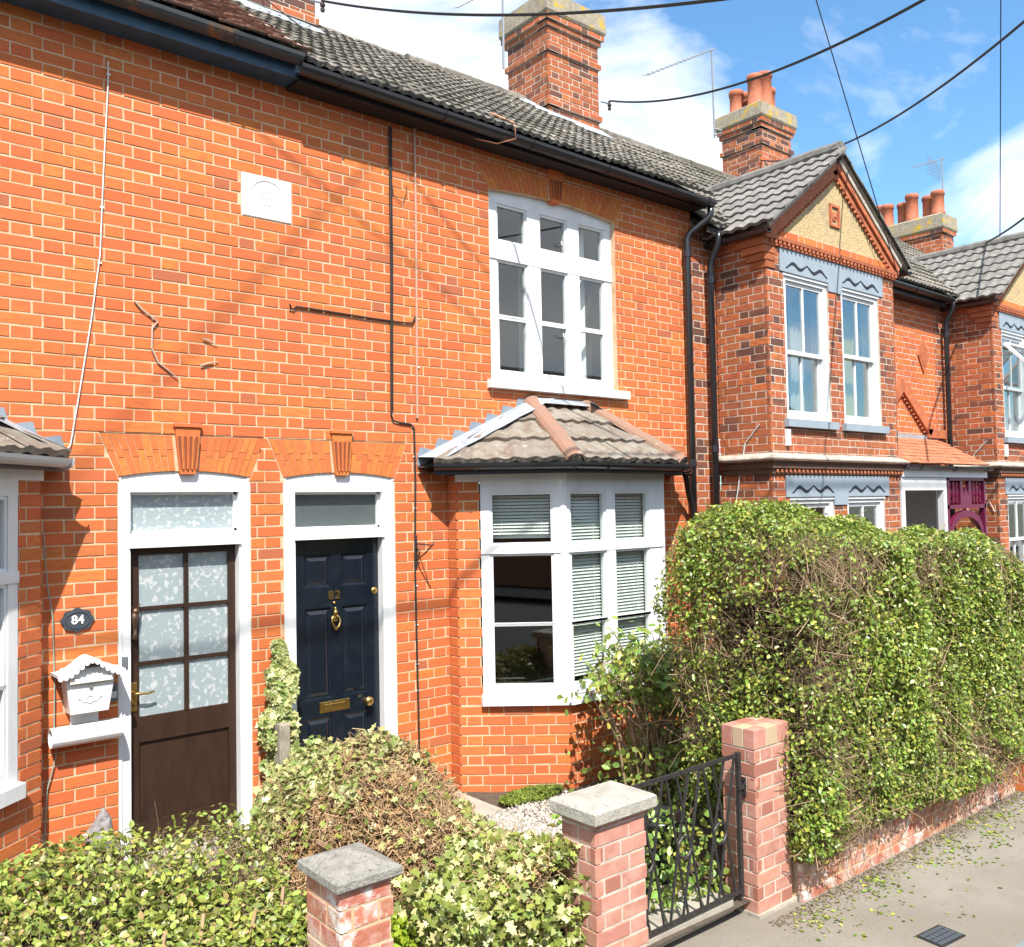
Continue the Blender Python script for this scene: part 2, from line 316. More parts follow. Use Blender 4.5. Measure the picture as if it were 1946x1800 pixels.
def arch(H, part, xc, hw, zs, rise, ztop, fl, n=9, key=True, M=Matrix()):
    """flat-topped gauged arch of tapered bricks with a fluted keystone"""
    def ib(t): return (xc+hw*t, zs+rise*(1-t*t))
    def it(t): return (xc+(hw+fl)*t, ztop)
    kw = .075/hw; MB().prism([ib(-1), *[ib(t/6) for t in range(-5, 6)], ib(1), it(1), it(-1)], .005, .2).build('arch_mortar', MOR, part, M=M)
    j = .0022
    for sgn in (-1, 1):
        ts = [kw+(1-kw)*i/n for i in range(n+1)]
        for i in range(n):
            a, b = sorted((sgn*ts[i], sgn*ts[i+1])); sp_ = .42 if i % 2 else .6
            A0, B0, A1, B1 = ib(a), ib(b), it(a), it(b)
            lerp = lambda P, Q, t: (P[0]+(Q[0]-P[0])*t, P[1]+(Q[1]-P[1])*t)
            for t0, t1 in ((0, sp_), (sp_, 1)):
                p = [lerp(A0, A1, t0), lerp(B0, B1, t0), lerp(B0, B1, t1), lerp(A0, A1, t1)]
                p = [(p[0][0]+j, p[0][1]+j), (p[1][0]-j, p[1][1]+j), (p[2][0]-j, p[2][1]-j), (p[3][0]+j, p[3][1]-j)]
                MB().prism(p, 0, .05).build('arch_brick', GAU, part, M=M)
    if key:
        zt = ztop+.055; kb, ktp = .05, .082; z0 = zs+rise-.02
        mb = MB().prism([(xc-kb, z0), (xc+kb, z0), (xc+ktp, zt), (xc-ktp, zt)], -.022, .06)
        mb.box(xc-ktp-.008, xc+ktp+.008, -.034, .02, zt, zt+.022)
        k_ = mb.build('keystone', GAU, part, M=M)
        DK = mat('keystone_flute', (.2, .06, .025), .9)
        for i in range(4):
            x0 = xc-.042+i*.028; x1 = xc-.058+i*.0385
            MB().prism([(x0-.006, z0+.03), (x0+.006, z0+.03), (x1+.010, zt-.06), (x1-.010, zt-.06)], -.0245, -.02).build('flute', DK, k_)
            MB().prism([(x0-.006+.008, z0+.03), (x0+.010, z0+.03), (x1+.016, zt-.06), (x1+.010, zt-.06)], -.036, -.0246).build('flute_rib', GAU, k_)
def window(part_parent, M, x0, x1, z0, z1, cols, rows, y=.05, fw=.05, fd=.07, fmat=WHT, gl=GLASS, name='window', top=None, room=.9, casement=True, skip_room=False):
    """frame with lights; cols = [(a,b)...] glass spans, rows = [(a,b)...] glass spans from the top. frame > pane, casement"""
    fr = MB(); poly_top = top or [(x1, z1), (x0, z1)]
    zl = max(r_[1] for r_ in rows); zh = rows
    fr.box(x0, cols[0][0]-.02, y, y+fd, z0, zl+.02); fr.box(cols[-1][1]+.02, x1, y, y+fd, z0, zl+.02)
    for a, b in zip(cols[:-1], cols[1:]): fr.box(a[1]+.018, b[0]-.018, y-.006, y+fd, z0, zl+.02)
    fr.prism([(x0, zl+.02), (x1, zl+.02)] + poly_top, y-.003, y+fd)
    fr.box(x0, x1, y+.003, y+fd, z0, min(r_[0] for r_ in rows)-.02)
    rs = sorted(rows)
    for a, b in zip(rs[:-1], rs[1:]):
        if b[0]-a[1] > .05: fr.box(x0, x1, y-.01, y+fd, a[1]+.02, b[0]-.02)
    w = fr.build(name, fmat, part_parent, M=M)
    for ca, cb in cols:
        for ra, rb in rows:
            c = MB(); e = .022
            c.box(ca-e, ca, y+.008, y+.05, ra-e, rb+e); c.box(cb, cb+e, y+.008, y+.05, ra-e, rb+e); c.box(ca, cb, y+.008, y+.05, rb, rb+e); c.box(ca, cb, y+.008, y+.05, ra-e, ra)
            c.build('sash', fmat, w)
            MB().box(ca-.003, cb+.003, y+.028, y+.033, ra-.003, rb+.003).build('pane', gl, w)
    if not skip_room:
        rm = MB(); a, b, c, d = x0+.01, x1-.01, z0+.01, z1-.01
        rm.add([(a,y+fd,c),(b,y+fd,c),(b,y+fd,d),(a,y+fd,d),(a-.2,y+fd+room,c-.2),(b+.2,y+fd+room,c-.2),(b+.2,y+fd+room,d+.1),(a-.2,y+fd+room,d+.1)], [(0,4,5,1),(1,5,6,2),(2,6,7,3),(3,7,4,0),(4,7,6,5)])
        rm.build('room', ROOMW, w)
    return w
def curtain(w, x0, x1, z0, z1, y, m=CURT, n=14, amp=.015):
    v = []; f = []
    for i in range(n+1):
        x = x0+(x1-x0)*i/n; yy = y+amp*math.sin(i*2.1)
        v += [(x, yy, z0), (x, yy, z1)]
    for i in range(n): f.append((2*i, 2*i+2, 2*i+3, 2*i+1))
    MB().add(v, f).build('curtain', m, w, smooth=True)
def blind(w, x0, x1, z0, z1, y, pitch=.026, tilt=.95):
    mb = MB(); z = z1
    while z > z0:
        dz = .011*tilt; mb.add([(x0,y,z-dz),(x1,y,z-dz),(x1,y+.02,z+dz),(x0,y+.02,z+dz)], [(0,1,2,3)]); z -= pitch
    for x in (x0+.08, x1-.08): mb.box(x, x+.003, y-.003, y, z0, z1)
    mb.build('blind', BLIND, w)
def gutter(parent, pts, r=.055, m=BLK, name='gutter', clips=True):
    """half-round channel along pts (list of (x,y,z)), plus clips"""
    P = [Vector(p) for p in pts]; v = []; f = []; n = 8
    for i, p in enumerate(P):
        d = (P[min(i+1, len(P)-1)]-P[max(i-1, 0)]); d.z = 0; d.normalize(); nrm = Vector((d.y, -d.x, 0))
        for k in range(n+1):
            a = math.pi*k/n; v.append(p + nrm*(r*math.cos(a)) - Vector((0,0,r*math.sin(a))))
        for k in range(n+1):
            a = math.pi*(n-k)/n; v.append(p + nrm*((r-.006)*math.cos(a)) - Vector((0,0,(r-.006)*math.sin(a)-.001)))
    m2 = 2*(n+1)
    for i in range(len(P)-1):
        for k in range(m2): f.append((i*m2+k, i*m2+(k+1)%m2, (i+1)*m2+(k+1)%m2, (i+1)*m2+k))
    f.append(tuple(range(m2-1, -1, -1))); f.append(tuple(range((len(P)-1)*m2, len(P)*m2)))
    g = MB().add(v, f).build(name, m, parent, smooth=False)
    if clips:
        for i in range(len(P)-1):
            Ln = (P[i+1]-P[i]).length
            for j in range(int(Ln/.9)+1):
                q = P[i].lerp(P[i+1], min(.98, (j+.35)*.9/max(Ln, .9))); d = (P[i+1]-P[i]).normalized(); nrm = Vector((d.y, -d.x, 0))
                pts2 = [q + nrm*((r+.004)*math.cos(a)) - Vector((0,0,(r+.004)*math.sin(a))) for a in [math.pi*k/8 for k in range(9)]]
                MB().tube(pts2, .006, 5).build('gutter_clip', m, g)
    return g
def pipe(parent, pts, r=.034, m=BLK, name='downpipe', collars=()):
    Q = []
    for i, p in enumerate(pts):                      # rounded elbows
        p = Vector(p)
        if 0 < i < len(pts)-1:
            a = (Vector(pts[i-1])-p); b = (Vector(pts[i+1])-p); e = min(.05, a.length*.4, b.length*.4)
            Q += [p+a.normalized()*e, p+a.normalized()*e*.35+b.normalized()*e*.35, p+b.normalized()*e]
        else: Q.append(p)
    o = MB().tube(Q, r, 12).build(name, m, parent, smooth=True)
    for c in collars:
        MB().tube([(c[0], c[1], c[2]-.035), (c[0], c[1], c[2]+.035)], r+.007, 12).build('collar', m, o)
    return o
# wavy tile: local x across, y up the slope, z off the roof
def tile_mesh(name, m, w, l, amp, t, seg=8, waves=1, seed=0):
    r = random.Random(seed); v = []; f = []
    for i in range(seg+1):
        x = w*i/seg; z = amp*(math.sin(2*math.pi*waves*i/seg)) + r.uniform(-.002, .002)
        v += [(x, r.uniform(-.004, .004), z+t), (x, l, z+t*.25), (x, 0, z)]
    for i in range(seg): f += [(3*i, 3*i+3, 3*i+4, 3*i+1), (3*i+2, 3*i+5, 3*i+3, 3*i)]
    f += [(0, 1, 2), (3*seg+2, 3*seg+1, 3*seg)]
    return MB().add(v, f).mesh(name, m)
def plane_M(o, ux, uy):                              # frame from origin, x dir, y dir
    x = Vector(ux).normalized(); y = Vector(uy).normalized(); z = x.cross(y).normalized()
    return Matrix(((x.x,y.x,z.x,o[0]),(x.y,y.y,z.y,o[1]),(x.z,y.z,z.z,o[2]),(0,0,0,1)))
def tiles(parent, M, wu, lv, tw, tl, mesh_list, ok=lambda u, v: True, r=random.Random(3), limit=300, over=1.12, stagger=0, jit=.006, name='roof_tile'):
    """rows of tiles over a wu x lv slope; those nearest the camera are objects, the rest one mesh"""
    L_ = []
    for j in range(int(lv/tl+.5)):
        off = stagger*tw*(j % 2)
        for i in range(-1, int(wu/tw)+1):
            u = i*tw+off; v = j*tl
            if u < -.01 or u+tw > wu+tw*.55 or not ok(u+tw/2, v+tl/2): continue
            A = M @ Matrix.Translation((u+r.uniform(-jit, jit), v+r.uniform(-jit, jit), r.uniform(0, jit))) @ Matrix.Rotation(r.uniform(-1, 1)*jit*1.6, 4, 'Z') @ Matrix.Rotation(r.uniform(-1, 1)*jit*1.2, 4, 'X')
            c = A @ Vector((tw/2, 0, 0)); vis, z = in_view(c); L_.append((z if vis else z+100, A, r.choice(mesh_list)))
    L_.sort(key=lambda q: q[0]); mb = MB()
    for n, (z, A, me) in enumerate(L_):
        if n < limit: link(name, me, parent, A)
        else: mb.add([A @ v.co for v in me.vertices], [tuple(p.vertices) for p in me.polygons])
    if mb.v: tag(mb.build(name+'s', mesh_list[0].materials[0], parent), kind='stuff')
def text_mesh(s, size, depth, m, name, parent, loc, rot=(math.pi/2, 0, 0), bold=0):
    cu = bpy.data.curves.new('t', 'FONT'); cu.body = s; cu.size = size; cu.extrude = depth; cu.offset = bold; cu.align_x = 'CENTER'; cu.align_y = 'CENTER'
    ob = bpy.data.objects.new('t', cu); COL.objects.link(ob); dg = bpy.context.evaluated_depsgraph_get()
    me = bpy.data.meshes.new_from_object(ob.evaluated_get(dg)); bpy.data.objects.remove(ob); bpy.data.curves.remove(cu)
    me.materials.clear(); me.materials.append(m); o = link(name, me, parent); o.location = loc; o.rotation_euler = rot; return o
ID = Matrix()
# ================================================================== SETTING
def sheet(name, x0, x1, y0, y1, z, m, nx=1, ny=1, amp=0):
    v = []; f = []
    for j in range(ny+1):
        for i in range(nx+1): v.append((x0+(x1-x0)*i/nx, y0+(y1-y0)*j/ny, z+rng.uniform(-amp, amp)))
    for j in range(ny):
        for i in range(nx): a = j*(nx+1)+i; f.append((a, a+1, a+nx+2, a+nx+1))
    return tag(MB().add(v, f).build(name, m), kind='structure')
sheet('ground', -300, 300, -300, 300, -.26, mat('far_ground', (.12, .12, .09), 1, dark=(.08, .09, .05), nscale=.3))
sheet('road', -80, 80, -12.2, -3.98, -.19, ROAD)
pv = sheet('pavement', -80, 80, -3.86, -2.55, -.10, PAV, 60, 4, .002)
kb = tag(MB().box(-80, -.5, -3.98, -3.86, -.3, -.085).build('kerb', KERB), kind='structure')
for i in range(9): MB().bevbox(-.495+i*.915, .41+i*.915, -3.98, -3.86, -.3, -.085, .012).build('kerb_stone', KERB, kb)
MB().box(7.745, 80, -3.98, -3.86, -.3, -.085).build('kerb_run', KERB, kb)
sheet('far_pavement', -80, 80, -14.0, -12.2, -.08, PAV)
sheet('garden_ground', -8, 30, -2.75, .1, -.01, SOIL, 76, 10, .012)
sl = tag(MB().box(2.25, 3.1, -2.72, -.15, -.05, .012).build('garden_path', SLAB), kind='structure')
# ================================================================== HOUSES 84 + 82 (shared wall line)
EZ = 5.27                                            # eaves
XP = 1.652                                           # party line
h84 = thing('terraced_house', 'orange brick terraced house with brown half-glazed door and number 84', 'house')
h82 = thing('terraced_house', 'orange brick terraced house with navy door numbered 82 and hipped bay window', 'house')
H84, H82 = House(h84), House(h82)
w84 = link('wall', None, h84); w82 = link('wall', None, h82)
AF = .11
TOOTH = lambda z: 1.6165 if int(math.floor((z-ZB)/CH)) % 2 == 0 else 1.559
holes84 = [rect(.655, 1.51, .02, 2.43), flare(.655, 1.51, 2.43, 2.70, AF), rect(1.465, 1.838, ZB+56*CH, ZB+60*CH)]
H84.wall(w84, ID, -2.6, XP, ZB, EZ+.10, holes84, seed=1, redge=TOOTH)
holes82 = [rect(1.755, 2.66, .02, 2.43), flare(1.755, 2.66, 2.43, 2.70, AF), rect(3.63, 5.145, 3.19, 4.88), flare(3.63, 5.145, 4.88, 5.11, .15), rect(3.3, 5.47, .1, 2.55), rect(1.465, 1.838, ZB+56*CH, ZB+60*CH)]
H82.wall(w82, ID, XP, 6.28, ZB, EZ+.05, holes82, seed=2, ledge=TOOTH)
arch(H84, w84, 1.0825, .4275, 2.43, .04, 2.70, AF)
arch(H82, w82, 2.2075, .4525, 2.43, .04, 2.70, AF)
arch(H82, w82, 4.3875, .7575, 4.88, .045, 5.11, .15, n=13)
# date stone between the houses
pq = MB().bevbox(1.468, 1.835, -.006, .1, ZB+56*CH+.002, ZB+60*CH-.002, .008).build('date_stone', STONEW, h84)
MB().tube([(1.652+.135*math.cos(a), -.007, 4.375+.13*math.sin(a)) for a in [math.pi*i/16 for i in range(17)]], .006, 6).build('stone_arch_rib', STONEW, pq)
for i in range(3): MB().bevbox(1.585+i*.012, 1.72-i*.012, -.0095, -.004, 4.415-i*.045, 4.43-i*.045, .004).build('stone_relief', STONEW, pq)
# ---- doors
def door_frame(parent, x0, x1, jl, jr, ztop, zt0, zt1, zl0, zl1, gl):
    fr = MB(); rise = .04; n = 10; xc = (x0+x1)/2; hw = (x1-x0)/2
    fr.box(x0, jl, .018, .16, -.02, zl1); fr.box(jr, x1, .018, .16, -.02, zl1)
    fr.prism([(x0, zl1), (x1, zl1)] + [(xc+hw*t, ztop+rise*(1-t*t)) for t in [1-2*i/n for i in range(n+1)]], .016, .16)
    fr.box(jl, jr, .012, .15, zt0, zt1); fr.box(jl-.01, jr+.01, .0, .05, zt0-.012, zt0+.012)
    for a, b in ((x0-.004, x0+.02), (x1-.02, x1+.004)): fr.box(a, b, .006, .02, -.02, ztop-.004)
    o = fr.build('door_frame', WHT, parent)
    MB().box(jl, jr, .085, .09, zl0, zl1).build('transom_pane', gl, o)
    b = MB(); e = .018
    b.box(jl, jr, .06, .1, zl1-e, zl1); b.box(jl, jr, .06, .1, zl0, zl0+e); b.box(jl, jl+e, .06, .1, zl0, zl1); b.box(jr-e, jr, .06, .1, zl0, zl1); b.build('transom_sash', WHT, o)
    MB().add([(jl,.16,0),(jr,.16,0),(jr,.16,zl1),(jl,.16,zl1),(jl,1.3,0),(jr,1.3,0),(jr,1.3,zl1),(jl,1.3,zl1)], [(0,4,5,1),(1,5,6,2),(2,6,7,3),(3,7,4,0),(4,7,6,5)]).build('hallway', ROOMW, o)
    MB().box(x0-.05, x1+.05, -.14, .16, -.04, .06).build('door_step', SLAB, o)
    return o
f84 = door_frame(h84, .655, 1.51, .732, 1.437, 2.43, 1.995, 2.073, 2.073, 2.335, FROST)
f82 = door_frame(h82, 1.755, 2.66, 1.848, 2.56, 2.43, 2.002, 2.062, 2.062, 2.33, FROSTD)
# brown door 84
d = MB(); y0, y1 = .085, .125; a, b = .735, 1.434
d.box(a, a+.066, y0, y1, .062, 1.99); d.box(b-.05, b, y0, y1, .062, 1.99); d.box(a+.066, b-.05, y0, y1, 1.935, 1.99); d.box(a+.066, b-.05, y0, y1, .755, .915); d.box(a+.066, b-.05, y0, y1, .062, .255)
d84 = d.build('door', WOODB, h84); d84['label'] = 'brown wooden door with six frosted panes'
MB().box(a+.066, b-.05, y0+.018, y1-.004, .255, .755).build('door_panel', WOODB, d84)
xs = [(a+.066, 1.088), (1.114, b-.05)]; zs = [(1.607, 1.935), (1.26, 1.585), (.915, 1.238)]
MB().box(1.088, 1.114, y0-.006, y1, .915, 1.935).build('glazing_bar', WOODB, d84)
for z in (1.596, 1.249): MB().box(a+.066, 1.0875, y0-.005, y1, z-.011, z+.011).box(1.1145, b-.05, y0-.005, y1, z-.011, z+.011).build('glazing_bar', WOODB, d84)
for x0, x1 in xs:
    for z0, z1 in zs: MB().box(x0, x1, y0+.014, y0+.02, z0, z1).build('pane', FROST, d84)
# lace curtain behind, brass handle, gargoyle knocker
curtain(d84, a+.05, b-.05, .9, 1.94, .17, CURT, 16)
hp = MB().bevbox(a+.008, a+.052, y0-.008, y0, .955, 1.135, .003).build('handle_plate', BRASS, d84)
MB().tube([(a+.03, y0-.008, 1.07), (a+.03, y0-.045, 1.07), (a+.05, y0-.052, 1.072), (a+.10, y0-.05, 1.066), (a+.145, y0-.05, 1.074)], [.011,.009,.009,.008,.006], 8).build('lever', BRASS, hp, smooth=True)
MB().lathe([(.007, 0), (.007, .003)], (a+.03, y0-.008, .995), 10, 'y').build('keyhole', mat('dark_hole', (.01, .01, .01), 1), hp)
BRZ = mat('bronze', (.16, .10, .07), .4, metal=.8, bump=.4, bscale=90)
gk = MB().tube([(a+.033, y0-.01, 1.60), (a+.033, y0-.03, 1.57), (a+.028, y0-.035, 1.53), (a+.033, y0-.02, 1.49), (a+.038, y0-.02, 1.45), (a+.03, y0-.03, 1.42), (a+.036, y0-.01, 1.40)], [.012, .026, .022, .014, .012, .02, .008], 10)
gk.lathe([(.004, -.02), (.02, -.01), (.022, .01), (.006, .022)], (a+.035, y0-.04, 1.585), 10, 'z')
for sx in (-.018, .018): gk.tube([(a+.035+sx, y0-.035, 1.6), (a+.035+sx*1.7, y0-.03, 1.632)], [.008, .002], 6)
gk.build('door_knocker', BRZ, d84, smooth=True)
MB().bevbox(.68, .712, .006, .018, 1.245, 1.315, .003).build('latch_box', mat('grey_box', (.12, .13, .15), .5), f84)
# navy door 82
d = MB(); a, b = 1.851, 2.557; y0 = .085
st = [a, a+.095, a+.095+.215, b-.095-.215, b-.095, b]   # stile | panel | muntin | panel | stile
rows = [(1.635, 1.875), (.835, 1.49), (.22, .705)]
d.box(st[0], st[1], y0, .13, .062, 1.997); d.box(st[2], st[3], y0, .13, .062, 1.997); d.box(st[4], st[5], y0, .13, .062, 1.997)
zz = [.062, .22, .705, .835, 1.49, 1.635, 1.875, 1.997]
for z0, z1 in ((.062, .22), (.705, .835), (1.49, 1.635), (1.875, 1.997)):
    for i in (1, 3): d.box(st[i], st[i+1], y0, .13, z0, z1)
d82 = d.build('door', NAVY, h82); d82['label'] = 'glossy navy six-panel door numbered 82'
for z0, z1 in rows:
    for i in (1, 3):
        x0, x1 = st[i], st[i+1]; m_ = MB()
        def ring(e, y): return [(x0+e, y, z0+e), (x1-e, y, z0+e), (x1-e, y, z1-e), (x0+e, y, z1-e)]
        V = ring(0, y0+.001) + ring(.008, y0+.014) + ring(.02, y0+.016) + ring(.045, y0+.005)
        m_.add(V, [(4*k+i_, 4*k+(i_+1) % 4, 4*k+4+(i_+1) % 4, 4*k+4+i_) for k in range(3) for i_ in range(4)] + [(12, 13, 14, 15)]).build('door_panel', NAVY, d82)
text_mesh('8', .088, .003, BRASS, 'digit', d82, (2.155, y0-.004, 1.575), bold=.002); text_mesh('2', .088, .003, BRASS, 'digit', d82, (2.21, y0-.004, 1.575), bold=.002)
kn = MB(); kx, kz = 2.182, 1.415
kn.lathe([(.004, .075), (.01, .07), (.006, .06), (.016, .045), (.02, .03), (.012, .02)], (kx, y0-.02, kz), 12, 'z')
kn.tube([(kx, y0-.016, kz+.02), (kx-.028, y0-.022, kz), (kx-.034, y0-.03, kz-.03), (kx-.02, y0-.034, kz-.065), (kx, y0-.034, kz-.08), (kx+.02, y0-.034, kz-.065), (kx+.034, y0-.03, kz-.03), (kx+.028, y0-.022, kz), (kx, y0-.016, kz+.02)], .007, 8)
kn.lathe([(.024, 0), (.026, .012), (.012, .02)], (kx, y0, kz-.01), 12, 'y'); kn.lathe([(.013, 0), (.013, .03)], (kx, y0, kz-.08), 10, 'y')
kn.build('door_knocker', BRASS, d82, smooth=True)
MB().lathe([(.009, 0), (.011, .008), (.002, .01)], (kx, y0, kz+.105), 10, 'y').build('spy_hole', BRASS, d82, smooth=True)
lp = MB(); lx0, lx1, lz0, lz1 = 2.055, 2.30, .735, .812
lp.bevbox(lx0, lx1, y0-.006, y0, lz0, lz1, .003); lpo = lp.build('letter_plate', BRASS, d82)
MB().bevbox(lx0+.035, lx1-.035, y0-.011, y0-.0065, lz0+.018, lz1-.018, .004).build('flap', BRASS, lpo)
MB().lathe([(.02, 0), (.012, .012), (.012, .03), (.03, .042), (.036, .055), (.03, .068), (.008, .076)], (2.435, y0, .775), 14, 'y').build('door_knob', BRASS, d82, smooth=True)
MB().lathe([(.026, 0), (.028, .006), (.018, .012), (.004, .013)], (2.52, y0, 1.585), 14, 'y').build('lock', BRASS, d82, smooth=True)
# ---- upper window of 82
cols = [(3.77, 4.075), (4.257, 4.557), (4.735, 5.03)]; rows = [(4.49, 4.775), (3.84, 4.29), (3.365, 3.80)]
arc = [(4.3875+.7575*t, 4.88+.045*(1-t*t)) for t in [1-2*i/10 for i in range(11)]]
uw = window(h82, ID, 3.63, 5.145, 3.27, 4.88, cols, rows, y=.055, top=arc, room=1.6)
MB().box(3.58, 5.25, -.06, .12, 3.19, 3.262).build('sill', WHT, uw)
for x, z in ((4.53, 4.56), (4.53, 3.72)):
    MB().tube([(x+.02, .05, z), (x-.01, .045, z+.006), (x-.035, .04, z+.002), (x-.04, .04, z+.02), (x-.028, .04, z+.028)], .005, 6).build('casement_stay', WHT, uw)
curtain(uw, 4.76, 4.97, 3.3, 4.8, .22, mat('net_curtain', (.7, .72, .72), .9), 10, .025); curtain(uw, 4.22, 4.36, 3.3, 4.8, .34, CURT, 8, .02); curtain(uw, 3.66, 3.74, 3.3, 4.8, .3, CURT, 6, .02)
# ---- bay window of 82 (and of 84 in part)
def bay(house, HS, sx, xm, roof=True, wallmat=BR, seed=5, full=True):
    """splayed bay. sx=+1: as 82. geometry in world; xm = centre"""
    hw, fwd, ret, fh = 1.232, .679, .12, .566         # half width at wall, projection, return depth, half width of front
    bw = link('bay_window', None, house)
    ang = math.atan2(fwd-ret, hw-fh); Ls = math.hypot(hw-fh, fwd-ret)
    xl = xm-hw
    ML = frame_M(xl, -ret, ang); MF = frame_M(xm-fh, -fwd, 0); MRt = frame_M(xl, 0, math.pi/2)
    MR = frame_M(xm+fh, -fwd, -ang); MR2 = frame_M(xm+hw, -ret, -math.pi/2)
    zs0, zs1, zh = .655, .735, 2.40
    dep = .1
    sides = {'L': full or sx < 0, 'R': True}
    HS.wall(bw, MRt, 0, ret, ZB, 2.45, (), seed=seed, phase=-.05, depth=.12)
    HS.wall(bw, ML, 0, Ls, ZB, zs0, (), seed=seed+1, depth=dep); HS.wall(bw, ML, 0, .19, zs0, 2.45, (), seed=seed+2, depth=dep)
    HS.wall(bw, MF, 0, 2*fh, ZB, zs0, (), seed=seed+3, depth=dep)
    HS.wall(bw, MR, 0, Ls, ZB, zs0, (), seed=seed+4, depth=dep); HS.wall(bw, MR, Ls-.19, Ls, zs0, 2.45, (), seed=seed+5, depth=dep)
    HS.wall(bw, MR2, 0, ret, ZB, 2.45, (), seed=seed+6, phase=.03, depth=.12)
    cs = [(.283, .741)]; rw = [(1.915, 2.29), (1.285, 1.81), (.81, 1.262)]
    a = window(bw, ML, .19, Ls, zs1, zh, cs, rw, y=.0, fd=.075, skip_room=True, name='window')
    c2 = [(Ls-.741, Ls-.283)]
    c = window(bw, MR, 0, Ls-.19, zs1, zh, c2, rw, y=.0, fd=.075, skip_room=True, name='window')
    cf = [(.05, .418), (.552, .94)] if full else [(.06, .5), (.63, 1.07)]
    b = window(bw, MF, 0, 2*fh, zs1, zh, cf, rw, y=.0, fd=.075, skip_room=True, name='window')
    # corner posts, sill, head, room
    for x, y in ((xm-fh, -fwd), (xm+fh, -fwd)): MB().tube([(x, y+.045, zs1), (x, y+.045, zh)], .05, 8).build('corner_post', WHT, bw)
    def outline(e): return [(xl-e*.9 if e > 0 else xl+.0, -ret-e*.35 if e > 0 else -ret), (xm-fh-e*.45, -fwd-e), (xm+fh+e*.45, -fwd-e), (xm+hw+e*.9, -ret-e*.35)]
    def slab(e, z0, z1, name, m, inner=.1):
        o_ = outline(e); v = [(x, y, z0) for x, y in o_] + [(x, y, z1) for x, y in o_] + [(xl+.25, .0, z0), (xm+hw-.25, .0, z0), (xl+.25, .0, z1), (xm+hw-.25, .0, z1)]
        return MB().add(v, [(0,1,5,4),(1,2,6,5),(2,3,7,6),(0,8,9,3,2,1)[::1],(4,5,6,7,11,10),(8,0,4,10),(3,9,11,7)]).build(name, m, bw)
    # sill only in front of the windows
    t = .17
    so_ = [(xl+math.cos(ang)*t-.02, -ret-math.sin(ang)*t-.045), (xm-fh-.02, -fwd-.055), (xm+fh+.02, -fwd-.055), (xm+hw-math.cos(ang)*t+.02, -ret-math.sin(ang)*t-.045)]
    si_ = [(xl+math.cos(ang)*t+.05, -ret-math.sin(ang)*t+.06), (xm-fh+.04, -fwd+.09), (xm+fh-.04, -fwd+.09), (xm+hw-math.cos(ang)*t-.05, -ret-math.sin(ang)*t+.06)]
    v = [(x, y, zs0) for x, y in so_] + [(x, y, zs1) for x, y in so_] + [(x, y, zs0) for x, y in si_] + [(x, y, zs1+.01) for x, y in si_]
    f = []
    for i in range(3): f += [(i, i+1, 4+i+1, 4+i), (8+i, 9+i, i+1, i), (4+i, 5+i, 13+i, 12+i)]
    f += [(8, 0, 4, 12), (3, 11, 15, 7)]
    MB().add(v, f).build('sill', WHT, bw)
    slab(.012, zh, 2.47, 'head_board', WHT)
    # room behind
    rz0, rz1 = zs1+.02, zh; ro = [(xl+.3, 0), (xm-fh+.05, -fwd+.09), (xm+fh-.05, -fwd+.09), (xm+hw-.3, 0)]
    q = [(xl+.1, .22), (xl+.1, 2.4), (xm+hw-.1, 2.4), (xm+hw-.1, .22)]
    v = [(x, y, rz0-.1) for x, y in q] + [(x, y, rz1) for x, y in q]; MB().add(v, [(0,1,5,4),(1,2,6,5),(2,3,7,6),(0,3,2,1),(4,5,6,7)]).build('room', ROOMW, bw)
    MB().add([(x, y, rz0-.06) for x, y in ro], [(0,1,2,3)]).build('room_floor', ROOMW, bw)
    for M_, cc, w_ in ((MF, cf, b),):
        for x0, x1 in cc: blind(w_, x0-.02, x1+.02, .85, 2.28, .078)
    blind(a, .27, .75, 1.98, 2.3, .08); MB().box(.27, .75, .11, .135, 1.945, 1.985).build('blind_rail', BLIND, a)
    blind(c, Ls-.75, Ls-.27, .85, 2.28, .10)
    if not roof: return bw, outline
    # roof: hipped, three slopes from gutter line up to the wall
    br = link('bay_roof', None, house); ov = .17; oh = .28 if sx > 0 else .15; ze, zt = 2.545, 3.075
    E = [(xl-oh, .0, ze), (xm-fh-.06, -fwd-ov, ze), (xm+fh+.06, -fwd-ov, ze), (xm+hw+oh, .0, ze)]
    T = [(xm-.33, .0, zt), (xm+.33, .0, zt)]
    e1 = (xl-oh+.04, -.17, ze); e2 = (xm+hw+oh-.04, -.17, ze)
    base = MB(); zz = -.03
    base.add([(x, y, z+zz) for x, y, z in (E[0], e1, E[1], T[0])], [(0,1,2,3)]); base.add([(x, y, z+zz) for x, y, z in (E[1], E[2], T[1], T[0])], [(0,1,2,3)]); base.add([(x, y, z+zz) for x, y, z in (E[2], e2, E[3], T[1])], [(0,1,2,3)])
    base.add([(x, y, 2.47) for x, y, z in (E[0], e1, E[1], E[2], e2, E[3])], [(0,5,4,3,2,1)]); base.build('roof_deck', mat('roof_felt', (.05, .045, .04), 1), br)
    fasc = MB(); Lf = [e1, E[1], E[2], e2]
    for p, q_ in zip(Lf[:-1], Lf[1:]): fasc.add([(p[0], p[1], 2.45), (q_[0], q_[1], 2.45), (q_[0], q_[1], 2.54), (p[0], p[1], 2.54)], [(0,1,2,3)])
    fasc.build('fascia', BLK, br)
    tms = [tile_mesh('roof_tile', TILEB, .30, .335, .011, .028, 12, 2, k) for k in range(4)]
